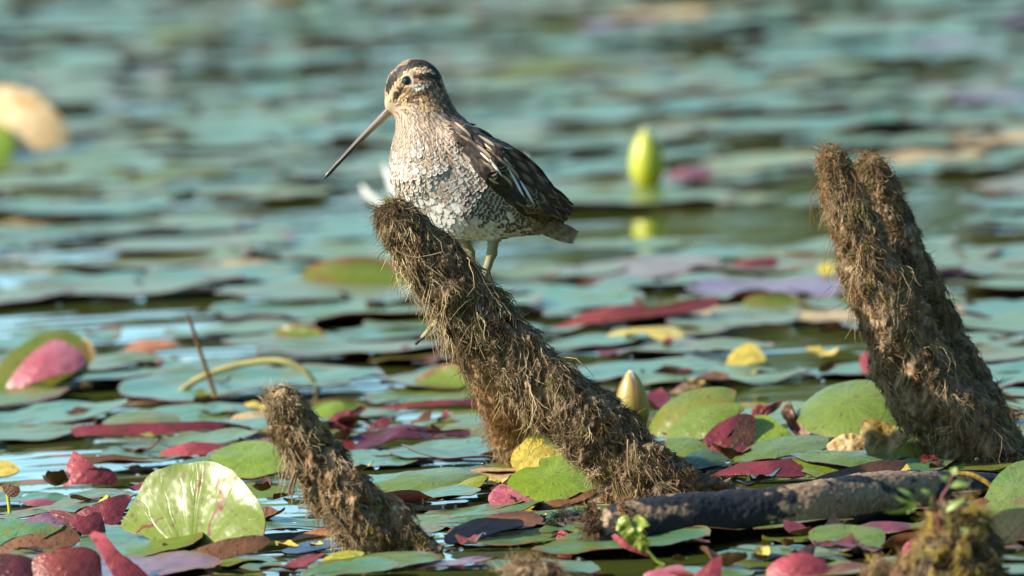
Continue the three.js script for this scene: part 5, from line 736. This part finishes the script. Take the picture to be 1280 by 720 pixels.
    // the pale lines down the back
    for (const [a, b, c, w] of [[[631, 200], [655, 242, 2], [0.62, 0.68, 0.72], 2.4], [[650, 222], [668, 253, 2], [0.62, 0.68, 0.72], 2.2], [[588, 165], [616, 184, 1], [0.66, 0.56, 0.36], 2.6], [[606, 172], [651, 219, 4], [0.6, 0.52, 0.38], 2], [[612, 194], [628, 216, 1], [0.78, 0.72, 0.6], 2.4], [[600, 186], [614, 199, 1], [0.74, 0.64, 0.46], 2.3]]) longFeather('pale_edged_feather', a, b, w, (q, t) => (t > -0.35 ? c : K.dark), [0.3, 0.4], 5.6, s);
    for (let i = 0; i < 5; i++) { const t = i / 4; longFeather('tail_feather', [648 + 4 * t, 272 + 3 * t], [724 - 6 * t, 291 + 14 * t], 6, (q, w, p) => mixc(mixc([0.2, 0.13, 0.07], K.pale, 0.15 + 0.35 * q * t), K.brown, 0.8 * sstep(0.35, 0.6, Math.sin(q * 30 + 2 * Math.abs(w) + i)) * (q < 0.93 ? 1 : 0.2)), [R(), R()], -3 + i * 0.4, s); }
  }
  // the loose flank plume with a black tip
  longFeather('flank_plume', [636, 262], [642, 293], 5, (q) => (q > 0.87 ? K.white : q > 0.74 ? K.dark : q > 0.6 ? K.white : q > 0.48 ? K.brown : K.white), [0, 0], 2, 1);
  // bill: upper and lower mandible
  const bill = new THREE.Group(); bill.name = 'bill'; g.add(bill);
  const bp = (t, up) => { const x = mix(494, 404.5, t), y = mix(131, 223.5, t); const nx = -0.717, ny = -0.697; return [x + nx * up + 1.5 * Math.sin(Math.PI * t) * nx, y + ny * up + 1.5 * Math.sin(Math.PI * t) * ny]; };
  const mandible = (name, sgn, colf) => { const m = new MB(), id = [], n = 40, k = 12; for (let j = 0; j <= n; j++) { const t = j / n, w = mix(12.5, 4.6, Math.pow(t, 0.6)) * (t > 0.965 ? Math.sqrt(Math.max(0.03, (1 - t) / 0.035)) : 1) * (t > 0.88 && t < 0.97 ? 1.06 : 1), row = []; for (let i = 0; i <= k; i++) { const a = Math.PI * i / k, h = sgn * Math.sin(a) * w * 0.5 + sgn * 0.12, z = Math.cos(a) * w * 0.52, [x, y] = bp(t, h); const groove = sgn > 0 && Math.abs(Math.sin(a) - 0.42) < 0.13 && t < 0.8 ? 0.55 : 0; row.push(m.v(...L3(x - groove * -0.3, y, z - Math.sign(z) * groove), colf(t, Math.sin(a), groove))); } id.push(row); } for (let j = 0; j < n; j++) for (let i = 0; i < k; i++) sgn > 0 ? m.q(id[j][i], id[j][i + 1], id[j + 1][i + 1], id[j + 1][i]) : m.q(id[j][i + 1], id[j][i], id[j + 1][i], id[j + 1][i + 1]); for (const [row, f] of [[id[0], 1], [id[n], 0]]) for (let i = 1; i < k; i++) m.t(row[0], row[i], row[i + 1]); return mesh(name, m.geo(), vmat({ roughness: 0.32, side: THREE.DoubleSide }), bill); };
  mandible('upper_mandible', 1, (t, h, gr) => mixc(mixc([0.20, 0.15, 0.13], [0.045, 0.035, 0.035], sstep(0.25, 0.7, t)), [0.05, 0.035, 0.03], gr ? 0.8 : 0.25 * h));
  mandible('lower_mandible', -1, (t, h) => mixc([0.42, 0.29, 0.14], [0.05, 0.038, 0.035], sstep(0.12, 0.62, t)));
  { const m = new MB(); tube(m, [[487.5, 137, 5.0], [484, 140.5, 4.9], [480.5, 144, 4.5]].map((p) => V(...L3(p[0] - 1.5, p[1] - 1.2, p[2] - 0.4))), 0.0005, 0.0003, K.dark, 6); mesh('nostril', m.geo(), skinMat, bill); }
  // eyes
  for (const s of [1, -1]) {
    let z = 40; while (z > 0 && dist(508.9, 99.4, z * s) > 0) z -= 0.2;
    const eye = new THREE.Group(); eye.name = 'eye'; eye.position.set(...L3(508.9, 99.4, s * (z - 3.2))); g.add(eye);
    mesh('eyeball', new THREE.SphereGeometry(6.5 * S, 28, 20), std({ color: new THREE.Color(0.006, 0.004, 0.003), roughness: 0.06, clearcoat: 1, clearcoatRoughness: 0.02 }), eye);
    const ring = mesh('eye_ring', new THREE.TorusGeometry(6.7 * S, 0.95 * S, 8, 36), std({ color: new THREE.Color(0.6, 0.46, 0.28), roughness: 0.7 }), eye); ring.position.z = s * 2.2 * S; ring.rotation.y = -s * 0.12;
  }
}
renderer.render(scene, camera);
